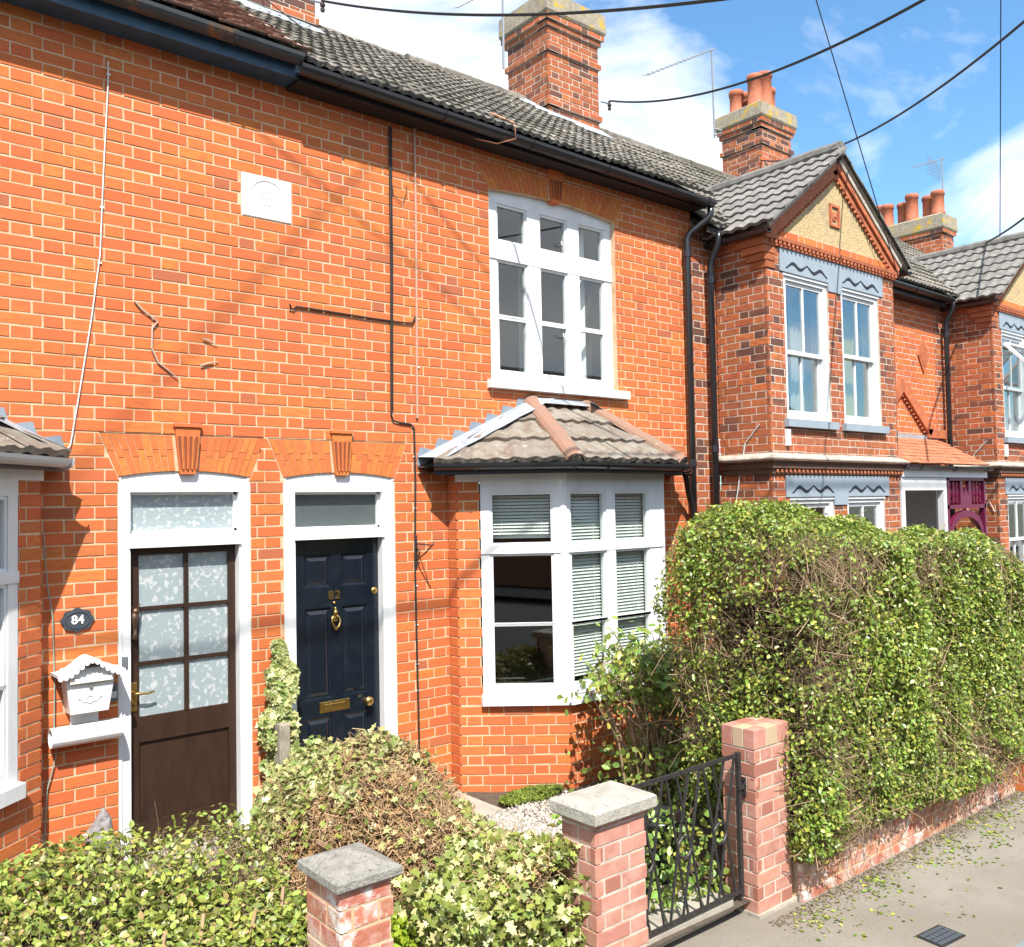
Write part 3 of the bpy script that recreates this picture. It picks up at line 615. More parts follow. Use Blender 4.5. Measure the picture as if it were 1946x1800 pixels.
    def slope(p0, p1, t0, t1, rows_, tw=.295):
        p0, p1, t0, t1 = map(Vector, (p0, p1, t0, t1)); ux = (p1-p0).normalized(); mid = (t0+t1)/2-p0; up = mid-ux*mid.dot(ux); lv = up.length; up.normalize(); wu = (p1-p0).length
        a0 = (t0-p0).dot(ux); a1 = (t1-p0).dot(ux); M_ = plane_M(p0, ux, up); tl = lv/rows_
        for j in range(rows_):
            v0, v1 = j*tl, min(lv, (j+1)*tl*1.0+.03)
            i0 = int(math.floor((a0*v0/lv)/tw))-1
            for i in range(i0, int(wu/tw)+2):
                # clip the tile to the slope's sides
                u0, u1 = i*tw, (i+1)*tw; seg = 12; V = []; F_ = []; us = []
                lo0, hi0 = a0*v0/lv, wu-(wu-a1)*v0/lv; lo1, hi1 = a0*v1/lv, wu-(wu-a1)*v1/lv
                r_ = random.Random(i*31+j*7)
                dz = r_.uniform(0, .006)
                for k in range(seg+1):
                    u = u0+(u1-u0)*k/seg; z = .008*math.sin(2*math.pi*2*k/seg)+dz
                    ub = min(max(u, lo0), hi0); ut = min(max(u, lo1), hi1)
                    V += [(ub, v0-.02+r_.uniform(-.004, .004), z+.042), (ut, v1, z+.008), (ub, v0-.02, z)]
                if min(hi0, u1)-max(lo0, u0) < .03: continue
                for k in range(seg): F_ += [(3*k, 3*k+3, 3*k+4, 3*k+1), (3*k+2, 3*k+5, 3*k+3, 3*k)]
                MB().add(V, F_).build('roof_tile', TILEB, br, M=M_)
    slope(e1, E[1], (xm-.36, .0, zt), T[0], 3); slope(E[1], E[2], T[0], T[1], 3); slope(E[2], e2, T[1], (xm+.36, .0, zt), 3)
    for p, q_ in ((E[1], T[0]), (E[2], T[1])):         # hip tiles
        p, q_ = Vector(p), Vector(q_); d_ = q_-p
        for i in range(3):
            a_ = p+d_*(i/3-.02)+Vector((0,0,.01+.004*i)); b_ = p+d_*((i+1)/3+.03)+Vector((0,0,.02))
            ax = (b_-a_).normalized(); sd_ = ax.cross(Vector((0,0,1))).normalized(); up = sd_.cross(ax)
            V = []; n = 7
            for P in (a_, b_):
                for r_ in (.085, .068):
                    V += [P+sd_*(r_*math.cos(t_))+up*(r_*math.sin(t_)*.75) for t_ in [math.pi*k/n for k in range(n+1)]]
            m1_ = n+1; F_ = []
            for k in range(n): F_ += [(k, k+1, 2*m1_+k+1, 2*m1_+k), (k, m1_+k, m1_+k+1, k+1)]
            MB().add(V, F_).build('hip_tile', HIPT, br)
            if i == 0: MB().tube([a_+ax*.01, a_+ax*.03], .06, 8).build('hip_mortar', CEM, br)
    # stepped lead flashing on the wall
    for side in (-1, 1):
        x_e = E[0][0] if side < 0 else E[3][0]; x_t = T[0][0] if side < 0 else T[1][0]
        n = 7; fl = MB(); 
        for i in range(n):
            ta, tb = i/n, (i+1)/n; xa, xb = x_e+(x_t-x_e)*ta, x_e+(x_t-x_e)*tb; za, zb_ = ze+(zt-ze)*ta, ze+(zt-ze)*tb
            p = [(xa, za-.02), (xb, zb_-.02), (xb, zb_+.035), (xa+(xb-xa)*.15, zb_+.055), (xa, za+.06)]
            if side > 0: p = p[::-1]
            fl.prism(p, -.006, .02)
        fl.build('step_flashing', mat('dark_lead', (.22, .26, .30), .6, dark=(.15, .18, .22), nscale=8), br)
        V = []; F_ = []; k_ = 12
        e_ = Vector(e1 if side < 0 else e2); t_ = Vector((xm-.36*1 if side < 0 else xm+.36, 0, zt))
        for i in range(k_+1):
            q0 = Vector((x_e, 0, ze)).lerp(Vector((x_t, 0, zt)), i/k_)
            out_ = Vector((0, -1, 0))*(.24-.05*i/k_+.012*math.sin(i*2.2)) + Vector((-side*.10, 0, .005))
            V += [q0+Vector((0, -.004, .05)), q0+Vector((0, -.05, .05)), q0+out_+Vector((0,0,.035))]
        for i in range(k_): F_ += [(3*i, 3*i+3, 3*i+4, 3*i+1), (3*i+1, 3*i+4, 3*i+5, 3*i+2)]
        MB().add(V, F_ if side > 0 else [f_[::-1] for f_ in F_]).build('apron_flashing', LEAD, br, smooth=True)
    MB().add([(xm-.36, -.005, zt+.07), (xm+.36, -.005, zt+.07), (xm+.36, -.10, zt+.01), (xm-.36, -.10, zt+.01)], [(0,1,2,3)]).build('top_flashing', LEAD, br)
    gz = 2.535
    gutter(br, [(xl-oh+.02, -.20, gz), (xm-fh-.075, -fwd-ov-.035, gz-.004), (xm+fh+.075, -fwd-ov-.035, gz-.008), (xm+hw+oh-.04, -.23, gz-.014)], .052, BLK if sx > 0 else WHG)
    return bw, outline
bay(h82, H82, 1, 4.384, seed=11)
bay(h84, H84, -1, -1.032, seed=31)
# ---- main roof of 84 and 82
TAN = .70
def roofM(x0): return plane_M((x0, -.235, EZ+.045), (1, 0, 0), (0, 1, TAN))
RL = 2.74*math.hypot(1, TAN)
def roof_deck(house, x0, x1, name='roof', tan=TAN, ez=EZ):
    rf = MB().add([(x0, -.19, ez+.02), (x1, -.19, ez+.02), (x1, 2.5, ez+.02+2.69*tan), (x0, 2.5, ez+.02+2.69*tan), (x0, 5.2, ez+.02), (x1, 5.2, ez+.02), (x1, -.19, ez-.03), (x0, -.19, ez-.03)],
        [(0,1,2,3), (3,2,5,4), (7,6,1,0)]).build(name, mat('roof_felt', (.05, .045, .04), 1), house)
    return rf
rf84 = roof_deck(h84, -3.5, 1.83, ez=EZ+.055); rf82 = roof_deck(h82, 1.83, 6.3)
tm = [tile_mesh('roof_tile', TILEC, .305, .31, .0075, .034, 18, 3, k) for k in range(4)]
tiles(rf82, roofM(1.86), 4.45, RL, .30, .245, tm, r=random.Random(5), jit=.007)
tp = []
for k in range(5):
    r_ = random.Random(k); tp.append(MB().add([(0,0,.016),(.162,r_.uniform(-.006,.006),.018),(.162,.16,.004),(0,.16,.004),(0,0,0),(.162,0,0)], [(0,1,2,3),(4,5,1,0),(0,3,4),(5,2,1)]).mesh('clay_tile', TILEP))
tiles(rf84, roofM(-.62) @ Matrix.Translation((0, 0, .075)), 2.42, RL, .166, .098, tp, r=random.Random(9), stagger=.5, jit=.011, name='clay_tile')
MB().tube([(1.83+.01*math.sin(i*1.7), -.22+2.7*i/14, EZ+.12+TAN*2.7*i/14+.006*math.sin(i*2.9)) for i in range(15)], .035, 6).build('verge_mortar', CEM, rf84)
def ridge(parent, x0, x1, z, y=2.5, m=TILEC, step=.45):
    x = x0
    while x < x1-.1:
        MB().tube([(x, y, z), (min(x+step+.01, x1), y, z+.006)], .095, 10).build('ridge_tile', m, parent); x += step
ridge(rf84, -.6, 1.83, EZ+2.69*TAN+.03, m=HIPT); ridge(rf82, 1.83, 4.4, EZ+2.69*TAN+.02); ridge(rf82, 4.46, 6.3, EZ+2.69*TAN+.06)
# fascia, soffit, gutters
MB().box(1.8, 6.29, -.19, -.165, EZ-.085, EZ+.02).box(1.8, 6.29, -.165, .0, EZ-.08, EZ-.055).build('fascia', mat('black_paint', (.015, .015, .017), .5), h82)
MB().box(-3.5, 1.8, -.20, -.175, EZ-.07, EZ+.06).box(-3.5, 1.8, -.175, 0, EZ-.06, EZ-.03).build('fascia', PLUM, h84)
gutter(h82, [(1.78, -.245, EZ+.0), (6.32, -.245, EZ-.03)], .062)
gutter(h84, [(-3.5, -.26, EZ+.075), (1.79, -.26, EZ+.06)], .062, RUST)
# downpipes of 82
dp = pipe(h82, [(6.30, -.245, EZ-.08), (6.30, -.245, EZ-.18), (6.13, -.07, EZ-.36), (6.13, -.07, -.1)], collars=[(6.13, -.07, 4.72), (6.13, -.07, 2.6), (6.13, -.07, 1.3)])
pipe(h82, [(5.86, -.20, 2.48), (5.93, -.16, 2.38), (6.0, -.12, 2.28), (6.11, -.08, 2.12), (6.115, -.08, 1.9)], .03)
# ---- chimneys
def chimney(house, HS, x0, x1, y0, y1, zb, zt, bands, cap=.16, pots=(), seed=50, bm_=BRD, capm=CAPL, corbel=True):
    c = link('chimney', None, house)
    for e, za, zb_ in [(0, zb, zt)]:
        HS.wall(c, frame_M(x0, y0, 0), 0, x1-x0, za, zb_, (), bm_, MOW, seed, depth=.1, ch=.076, zb=zb)
        HS.wall(c, frame_M(x0, y1, math.pi/2), 0, y1-y0, za, zb_, (), bm_, MOW, seed+1, phase=.1, depth=.1, ch=.076, zb=zb)
        MB().box(x0+.05, x1-.004, y0+.05, y1-.004, za, zb_).build('stack_core', MOW, c)
    for za, zb_, e in bands:                          # projecting courses, brick by brick
        HS.wall(c, frame_M(x0-e, y0-e, 0), 0, x1-x0+2*e, za, zb_, (), bm_, MOW, seed+int(za*100), depth=.2, ch=zb_-za, zb=za)
        HS.wall(c, frame_M(x0-e, y1+e, math.pi/2), 0, y1-y0+2*e, za, zb_, (), bm_, MOW, seed+int(za*90), phase=.07, depth=.2, ch=zb_-za, zb=za)
        MB().box(x0-e+.19, x1+e-.01, y0-e+.19, y1+e-.01, za, zb_).box(x0-e+.005, x1+e-.004, y0-e+.005, y1+e-.004, zb_-.004, zb_).build('course_top', MOW, c)
    if cap:
        e = bands[-1][2] if bands else 0; z = bands[-1][1] if bands else zt
        mb = MB(); n = 10
        V = []; zc = z+cap
        for zz_, ee in ((z, e+.004), (z+.03, e+.02), (zc-.04, e+.012), (zc, e-.05)):
            V += [(x0-ee, y0-ee, zz_), (x1+ee, y0-ee, zz_), (x1+ee, y1+ee, zz_), (x0-ee, y1+ee, zz_)]
        mb.add(V, [(4*k+i, 4*k+(i+1) % 4, 4*k+4+(i+1) % 4, 4*k+4+i) for k in range(3) for i in range(4)] + [(12, 13, 14, 15)]); mb.build('chimney_cap', capm, c)
        for px, py, r_, h in pots:
            MB().lathe([(r_*1.1, -.03), (r_*1.06, .05), (r_*.96, .06), (r_*.92, h-.09), (r_*1.04, h-.08), (r_*1.06, h-.03), (r_*1.0, h), (r_*.8, h), (r_*.8, h-.2)], (px, py, zc), 18).build('chimney_pot', POT, c, smooth=True)
    return c
ch82 = chimney(h82, H82, 6.19, 7.05, 2.02, 2.78, 6.55, 8.1, [(7.03, 7.10, .035), (7.70, 7.77, .03), (8.0, 8.07, .03), (8.07, 8.14, .06)], .3, seed=60)
MB().add([(6.17, 2.0, 6.95), (7.07, 2.0, 6.93), (7.10, 1.82, 6.77), (6.10, 1.82, 6.77)], [(3,2,1,0)]).add([(6.17, 2.0, 6.95), (6.10, 1.82, 6.77), (6.02, 2.5, 7.27), (6.17, 2.7, 7.45)], [(0,1,2,3)][::1]).build('chimney_flashing', LEAD, ch82)
ch84 = chimney(h82, H82, 2.43, 3.11, 2.05, 3.5, 6.5, 7.9, [(6.98, 7.05, .03), (7.6, 7.68, .04)], .2, seed=70)
MB().add([(2.38, 2.03, 6.98), (3.14, 2.03, 6.96), (3.16, 1.86, 6.81), (2.34, 1.86, 6.81)], [(3,2,1,0)]).add([(2.38, 2.03, 6.98), (2.34, 1.86, 6.81), (2.30, 2.5, 7.25), (2.38, 2.7, 7.45)], [(0,1,2,3)]).build('chimney_flashing', LEAD, ch84)
H84.finish(); H82.finish()
# ================================================================== HOUSES 80 and 78 (gabled projections)
def sash_window(part, M, x0, x1, z0, z1, zmid, bar=True, lower_only=False, openv=False):
    fr = MB(); fw = .055
    fr.box(x0, x0+fw, .02, .11, z0, z1); fr.box(x1-fw, x1, .02, .11, z0, z1); fr.box(x0+fw, x1-fw, .02, .11, z1-.07, z1); fr.box(x0+fw, x1-fw, .02, .11, z0, z0+.06)
    fr.box(x0-.015, x1+.015, .0, .03, z1-.03, z1+.015); w = fr.build('window', WHP, part, M=M)
    def sash(za, zb_, y, parent):
        s_ = MB(); e = .042; a, b = x0+fw, x1-fw
        s_.box(a, a+e, y, y+.035, za, zb_); s_.box(b-e, b, y, y+.035, za, zb_); s_.box(a+e, b-e, y, y+.035, zb_-e, zb_); s_.box(a+e, b-e, y, y+.035, za, za+e)
        if bar: s_.box((a+b)/2-.012, (a+b)/2+.012, y+.002, y+.03, za+e, zb_-e)
        o = s_.build('sash', WHP, parent); MB().box(a+e-.003, b-e+.003, y+.014, y+.019, za+e-.003, zb_-e+.003).build('pane', GLASSU, w); return o
    sash(zmid-.02, z1-.07, .045, w); sash(z0+.06, zmid+.02, .085, w)
    a, b, c, d_ = x0, x1, z0, z1
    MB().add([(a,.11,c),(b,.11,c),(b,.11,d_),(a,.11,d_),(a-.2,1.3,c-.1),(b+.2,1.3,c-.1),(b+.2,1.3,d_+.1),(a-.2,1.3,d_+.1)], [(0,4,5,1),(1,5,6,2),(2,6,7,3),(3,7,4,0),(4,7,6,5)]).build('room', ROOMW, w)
    return w
def bracket_scroll(part, M, xc, z, w, y=-.004):
    """painted moustache-shaped scroll over a window"""
    pts = []
    for i in range(25):
        t = -1+2*i/24; a = abs(t); pts.append((xc+t*w/2, z-.005+.024*math.cos(a*2*math.pi/.66)+(.014 if a < .04 else 0)-.012*max(0, a-.8)*5))
    v = []; f = []
    for i, (x, zz) in enumerate(pts):
        h = .005+.012*math.sin(math.pi*min(1, abs(-1+2*i/24)*1.02))
        v += [(x, y, zz-h), (x, y, zz+h), (x, y+.004, zz-h), (x, y+.004, zz+h)]
    for i in range(len(pts)-1): a, b = 4*i, 4*i+4; f += [(a, b, b+1, a+1), (a+1, b+1, b+3, a+3), (a+2, b+2, b, a)]
    MB().add(v, f).build('painted_scroll', mat('scroll_black', (.015, .018, .025), .6), part, M=M)
def gabled(X0, label, pot_list, chim, detail=True, seed=100):
    h = thing('terraced_house', label, 'house'); HS = House(h)
    o = X0-6.668                                     # shift from the nearer house
    YF = -.628; PW = 2.56; xa, xb = X0, X0+PW; w = link('wall', None, h)
    ez = 4.98
    # strip of wall left of the projection, wall over the porch
    HS.wall(w, ID, X0-.388, X0, ZB, 5.1, (), BRD, MOW, seed); 
    HS.wall(w, ID, xb, X0+4.91, 2.3, 5.05, (), BR if detail else BRD, MOW, seed+1, phase=.1)
    MB().box(xb, X0+4.91, .9, 1.0, -.1, 2.6).box(xb-.05, xb+.1, .0, .95, -.1, 2.6).box(X0+4.8, X0+4.95, 0, .95, -.1, 2.6).build('porch_back_wall', mat('porch_white', (.62, .63, .63), .8), h)
    # projection
    sd_ = frame_M(xa, 0, math.pi/2); fr = frame_M(xa, YF, 0); sr = frame_M(xb, YF, -math.pi/2)
    HS.wall(w, sd_, 0, -YF, ZB, 5.0, (), BRD, MOW, seed+2, phase=.06)
    w1, w2 = (.30, 1.125), (1.395, 2.20)
    hs = [rect(w1[0], w1[1], 3.04, 4.55), rect(w2[0], w2[1], 3.04, 4.55), rect(w1[0], w1[1], .9, 2.24), rect(w2[0], w2[1], .9, 2.24)]
    HS.wall(w, fr, 0, PW, ZB, 4.93, hs, BRD, MOW, seed+3, phase=.04)
    HS.wall(w, sr, 0, -YF, ZB, 5.0, (), BRD, MOW, seed+4)
    # painted panels (render, 8 mm proud)
    for z0, z1, nm in ((4.33, 4.79, 'painted_panel'), (2.0, 2.46, 'painted_panel')):
        p = MB(); tz = 4.55 if z0 > 3 else 2.24; y_ = -.012
        p.box(.225, w1[0], y_, .01, tz, z1); p.box(w1[1], w2[0], y_, .01, tz-.09, z1); p.box(w2[1], 2.29, y_, .01, tz, z1); p.box(w1[0], w1[1], y_, .01, tz, z1); p.box(w2[0], w2[1], y_, .01, tz, z1)
        p.build(nm, GRY, w, M=fr)
        for q in (w1, w2): bracket_scroll(w, fr, (q[0]+q[1])/2, tz+.085, .78, y_-.005)
    for q, k in ((w1, 0), (w2, 1)):
        a_ = sash_window(h, fr, q[0], q[1], 3.04, 4.55, 3.74 if k == 0 or not detail else 3.80)
        MB().box(q[0]-.06, q[1]+.06, -.055, .1, 2.955, 3.035).build('sill', GRY, a_)
        curtain(a_, q[1]-.3, q[1]-.06, 3.1, 4.5, .3, CURT if k == 0 else CURY, 8, .02)
        if k: curtain(a_, q[0]+.07, q[0]+.3, 3.1, 4.5, .28, CURT, 8, .02)
        if not detail:                                # top-hung light pushed open
            MO = fr @ Matrix.Translation((0, .0, 4.36)) @ Matrix.Rotation(math.radians(-42), 4, 'X'); x0, x1 = q[0]+.06, q[1]-.06; f_ = MB()
            f_.box(x0, x0+.04, -.02, .02, -.58, 0).box(x1-.04, x1, -.02, .02, -.58, 0).box(x0+.04, x1-.04, -.02, .02, -.04, 0).box(x0+.04, x1-.04, -.02, .02, -.58, -.54)
            f_ = f_.build('open_light', WHP, h, M=MO); MB().box(x0+.038, x1-.038, -.003, .003, -.542, -.038).build('pane', GLASSU, f_)
        b_ = sash_window(h, fr, q[0], q[1], .9, 2.24, 1.6)
        MB().box(q[0]-.06, q[1]+.06, -.055, .1, .82, .895).build('sill', GRY, b_)
    # string course at mid height and cornice below the gable: stepped mouldings running round left side and front
    def mould(prof, z, m, nm, yback=.0):
        V = []; n = len(prof)
        path = [(xa, 0.0), (xa, YF), (xb, YF), (xb, 0.0)]
        nrm = [(-1, 0), (-.999, -.999), (.999, -.999), (1, 0)]
        for (px, py), (nx, ny) in zip(path, nrm):
            for e, dz in prof: V.append((px+nx*e, py+ny*e if ny else py, z+dz))
        F_ = []
        for i in range(3):
            for k in range(n-1): F_.append((i*n+k, (i+1)*n+k, (i+1)*n+k+1, i*n+k+1))
        return MB().add(V, F_).build(nm, m, h)
    mould([(0, 0), (.02, 0), (.025, .05), (.045, .055), (.05, .10), (.085, .13), (.085, .15), (0, .21)], 2.475, mat('brown_moulding', (.13, .07, .045), .8, dark=(.07, .04, .03), nscale=9, bump=.3), 'string_course')
    mould([(.088, 0), (.088, .012), (0, .065)], 2.622, CEM, 'cement_weathering')
    mould([(0, 0), (.025, .0), (.03, .05), (.05, .055), (.055, .09), (0, .095)], 4.79, TER, 'cornice')
    for i in range(34):
        MB().lathe([(.004, -.02), (.017, -.012), (.017, .012), (.004, .02)], (xa+.04+i*(PW-.05)/33, YF-.042, 4.82), 6).build('cornice_bead', TER, h)
    for i in range(34):
        MB().lathe([(.004, -.018), (.015, -.01), (.015, .01), (.004, .018)], (xa+.04+i*(PW-.05)/33, YF-.035, 2.50), 6).build('string_bead', TER, h)
    HS.wall(w, frame_M(xa, YF-.012, 0), 0, PW, 4.885, 4.978, (), GAU, MOW, seed+6, depth=.1, ch=.093, zb=4.885)
    # kneeler on the left flank
    for i in range(4): MB().bevbox(xa-.02-.02*i, xa+.14, YF-.012-.004*i, YF+.16+.05*i, 4.55+.075*i, 4.62+.075*i, .004).build('kneeler', BRD, h)
    # gable
    ax, azp = xa+1.30, 5.86
    MB().prism([(xa+.10, 4.975), (xb-.06, 4.975), (ax, azp-.02)], YF+.0, YF+.15).build('gable_panel', ROUGH, h)
    for sgn, xe in ((-1, xa-.04), (1, xb+.04)):
        A_ = Vector((ax+sgn*1.30, 0, azp-.74*1.30)); B_ = Vector((ax, 0, azp)); dd = (B_-A_).normalized(); nn = Vector((-dd.z, 0, dd.x))*(-1 if sgn < 0 else 1)
        nn = Vector((dd.z, 0, -dd.x)) if sgn < 0 else Vector((-dd.z, 0, dd.x)); nn = -nn if nn.z < 0 else nn
        for off0, off1, ya, yb, nm, m_ in ((-.085, -.02, YF-.035, YF+.1, 'gable_moulding', TER), (-.02, .045, YF-.06, YF+.1, 'gable_moulding', TER), (.045, .115, YF-.075, YF+.12, 'verge_board', CEM)):
            p = [A_+nn*off0, B_+nn*off0, B_+nn*off1, A_+nn*off1]; p = [(q.x, q.z) for q in p]
            if sgn > 0: p = p[::-1]
            MB().prism(p, ya, yb).build(nm, m_, h)
        Ln = (B_-A_).length
        for i in range(22):
            c = A_+dd*(Ln*(i+.8)/23)-nn*.1
            MB().lathe([(.004, -.022), (.018, -.012), (.018, .012), (.004, .022)], (c.x, YF-.02, c.z), 6).build('gable_bead', TER, h)
    rn = MB(); rn.box(ax-.10, ax-.065, YF-.02, YF+.05, 5.19, 5.44); rn.box(ax+.065, ax+.10, YF-.02, YF+.05, 5.19, 5.44); rn.box(ax-.065, ax+.065, YF-.02, YF+.05, 5.19, 5.215); rn.box(ax-.065, ax+.065, YF-.02, YF+.05, 5.41, 5.44)
    rn = rn.build('gable_tablet', TER, h); MB().lathe([(.058, 0), (.055, .012), (.03, .014), (.02, .024), (.003, .026)], (ax, YF, 5.31), 14, 'y').build('rosette', TER, rn)
    # gable roof, both slopes
    gr = link('gable_roof', None, h); rz = azp+.165; hwid = ax-xa+.14; ge = rz-hwid*.74
    dk = MB().add([(ax-hwid, YF-.1, ge-.03), (ax-hwid, 1.2, ge-.03), (ax, 1.2, rz-.03), (ax, YF-.1, rz-.03), (ax+hwid, YF-.1, ge-.03), (ax+hwid, 1.2, ge-.03)], [(0,3,2,1), (3,4,5,2)]); dk.build('roof_deck', CEM, gr)
    tg = [tile_mesh('roof_tile', TILEG, .305, .30, .010, .032, 12, 2, k) for k in range(4)]
    sl_ = math.hypot(1, .74)
    Ml = plane_M((ax-hwid-.05, 1.25, ge-.03), (0, -1, 0), (1, 0, .74)); lv = hwid*sl_+.03
    tiles(gr, Ml, 1.25-YF+.12, lv, .30, .262, tg, r=random.Random(seed), jit=.004)
    Mr_ = plane_M((ax+hwid+.05, YF-.12, ge-.03), (0, 1, 0), (-1, 0, .74))
    tiles(gr, Mr_, 1.25-YF+.12, lv, .30, .262, tg, r=random.Random(seed+1), jit=.004)
    for i in range(5): MB().tube([(ax, YF-.12+i*.42, rz+.01), (ax, YF-.12+(i+1)*.42+.01, rz+.016)], .085, 10).build('ridge_tile', TILEG, gr)
    gutter(gr, [(xa-.13, .02, ge-.06), (xa-.13, YF-.13, ge-.06)], .05)
    gutter(gr, [(xb+.17, YF-.13, ge-.06), (xb+.17, .02, ge-.06)], .05)
    # main roof of this house
    r80 = roof_deck(h, X0-.37, X0+4.92, tan=.79, ez=ez)
    Mm = plane_M((X0-.37, -.235, ez+.045), (1, 0, 0), (0, 1, .79)); LV = 2.74*math.hypot(1, .79)
    tiles(r80, Mm, 5.28, LV, .30, .245, tm, ok=lambda u, v: not (0 < u-.37+.15 < 2.7 and v*.784 < 1.02-abs(u-.37-1.3)*.75), r=random.Random(seed+2), jit=.007)
    ridge(r80, X0-.37, X0+4.9, ez+2.69*.79+.05)
    MB().box(xb, X0+4.9, -.19, -.165, ez-.12, ez+.02).box(xb, X0+4.9, -.165, 0, ez-.115, ez-.09).build('fascia', mat('black_paint', (.015, .015, .017), .5), h)
    gutter(h, [(xb+.1, -.245, ez), (X0+4.95, -.245, ez-.02)], .058)
    pipe(h, [(X0-.19, -.2, ez-.0), (X0-.19, -.2, ez-.12), (X0-.19, -.085, ez-.3), (X0-.19, -.085, -.1)], collars=[(X0-.19, -.085, 4.5), (X0-.19, -.085, 2.75), (X0-.19, -.085, 1.75)])
    # porch: clay-tiled lean-to, white lintel, maroon spindle screen
    pr = link('porch', None, h); px0, px1 = xb+.02, X0+4.88; yo = -.66
    MB().add([(px0, 0, 3.0), (px1, 0, 3.0), (px1, yo, 2.62), (px0, yo, 2.62)], [(3,2,1,0)]).build('porch_roof_deck', mat('roof_felt', (.05, .045, .04), 1), pr)
    to = [MB().add([(0,0,.014),(.16,0,.015),(.16,.16,.004),(0,.16,.004),(0,0,0),(.16,0,0)], [(0,1,2,3),(4,5,1,0)]).mesh('porch_tile', TILEO)]
    tiles(pr, plane_M((px0, yo-.03, 2.62), (1, 0, 0), (0, 1, .575)), px1-px0, .76, .165, .095, to, r=random.Random(4), stagger=.5, jit=.004, name='porch_tile')
    MB().box(px0, px1, -.03, .0, 2.98, 3.06).build('porch_flashing', LEAD, pr)
    MB().box(px0, px1, yo+.0, yo+.06, 2.46, 2.60).build('porch_fascia', WHT, pr); gutter(pr, [(px0, yo-.05, 2.6), (px1, yo-.05, 2.59)], .045)
    MB().box(px0, px0+1.15, yo+.02, yo+.1, 2.30, 2.455).box(px0, px0+.08, yo+.02, yo+.1, 0, 2.3).box(px0+1.07, px0+1.15, yo+.02, yo+.1, 0, 2.3).build('porch_post', WHT, pr)
    mx0, mx1 = px0+1.17, px1-.02; sc = MB()
    sc.box(mx0, mx1, yo+.02, yo+.09, 2.42, 2.47); sc.box(mx0, mx1, yo+.02, yo+.09, 2.06, 2.11); sc.box(mx0, mx0+.05, yo+.02, yo+.09, 0, 2.45); sc.box(mx1-.05, mx1, yo+.02, yo+.09, 0, 2.45)
    mid = (mx0+mx1)/2; sc.prism([(mid-.16, 2.11), (mid+.16, 2.11), (mid+.16, 2.42), (mid+.09, 2.42), (mid+.07, 2.22), (mid, 2.34), (mid-.07, 2.22), (mid-.09, 2.42), (mid-.16, 2.42)], yo+.035, yo+.075)
    n = 12; arcp = [(mid+(mx1-mx0)*.45*math.cos(t), 1.72+.32*math.sin(t)) for t in [math.pi*i/n for i in range(n+1)]]; arci = [(mid+(mx1-mx0)*.38*math.cos(t), 1.70+.25*math.sin(t)) for t in [math.pi*i/n for i in range(n, -1, -1)]]
    for i in range(n): sc.prism([arci[n-i], arcp[i], arcp[i+1], arci[n-i-1]], yo+.03, yo+.08)
    sc = sc.build('porch_screen', MARO, pr)
    for i in range(10):
        if abs(mx0+.12+i*(mx1-mx0-.24)/9-mid) < .18: continue
        MB().lathe([(.012, 0), (.022, .04), (.012, .08), (.024, .13), (.024, .17), (.012, .22), (.02, .26), (.012, .31)], (mx0+.12+i*(mx1-mx0-.24)/9, yo+.055, 2.11), 10).build('spindle', MARO, sc, smooth=True)
    # diamond and chevron terracotta ornaments over the porch
    dx = X0+4.55; MB().prism([(dx-.15, 4.16), (dx, 3.92), (dx+.15, 4.16), (dx, 4.40)], -.02, .01).prism([(dx-.09, 4.16), (dx, 4.01), (dx+.09, 4.16), (dx, 4.31)], -.024, -.015).build('diamond_ornament', TER, h)
    cx = xb+1.32; V = MB()
    for s_ in (-1, 1):
        A0 = Vector((cx, 0, 3.62)); A1 = Vector((cx+s_*.72, 0, 3.05)); d_ = (A1-A0).normalized(); nn = Vector((-d_.z, 0, d_.x)) if s_ > 0 else Vector((d_.z, 0, -d_.x)); nn = nn if nn.z > 0 else -nn
        p = [A0, A1, A1+nn*.14, A0+nn*.0+Vector((0,0,.19))]; p = [(q.x, q.z) for q in p]
        V.prism(p if s_ < 0 else p[::-1], -.06, .01)
        for i in range(12):
            c = A0.lerp(A1, (i+.7)/12.5)-nn*.025; V.lathe([(.003, -.02), (.018, -.01), (.018, .01), (.003, .02)], (c.x, -.02, c.z), 6)
    V.box(cx+.66, cx+1.2, -.06, .01, 3.03, 3.15); V.build('chevron_ornament', TER, h)
    # gutter-side details
    MB().tube([(xa-.012, YF+.12, 2.98), (xa-.012, YF+.30, 2.80), (xa-.014, YF+.38, 2.45), (xa-.014, YF+.45, 2.1), (xa-.014, YF+.3, 1.85), (xa-.014, YF+.12, 2.15), (xa-.014, YF+.05, 2.0)], .006, 5).build('loose_wire', CABW, h)
    MB().bevbox(xa+.24, xa+.30, YF-.035, YF, 2.76, 2.93, .004).build('junction_box', WHP, h)
    c = chimney(h, HS, *chim, seed=seed+20, pots=pot_list)
    HS.finish(); return h
p80 = [(10.68, 2.2, .12, .50), (10.95, 2.22, .125, .62), (11.17, 2.3, .115, .46), (10.9, 2.55, .11, .4), (10.68, 2.55, .11, .38)]
gabled(6.668, 'gabled brick house with grey painted panels beside the tall hedge', p80, (10.51, 11.31, 2.0, 2.72, 6.3, 7.86, [(7.62, 7.69, .03), (7.88, 7.95, .03), (7.95, 8.02, .055)], .26))
p78 = [(15.42+.16*(i % 2), 1.62+.24*i, .115, .44+.07*(i % 3 == 2)) for i in range(8)]
gabled(11.96, 'far gabled brick house beyond the clay-tiled porch, with windows pushed open', p78, (15.27, 15.73, 1.5, 3.7, 5.9, 7.02, [(7.0, 7.07, .04)], .3), detail=False, seed=300)
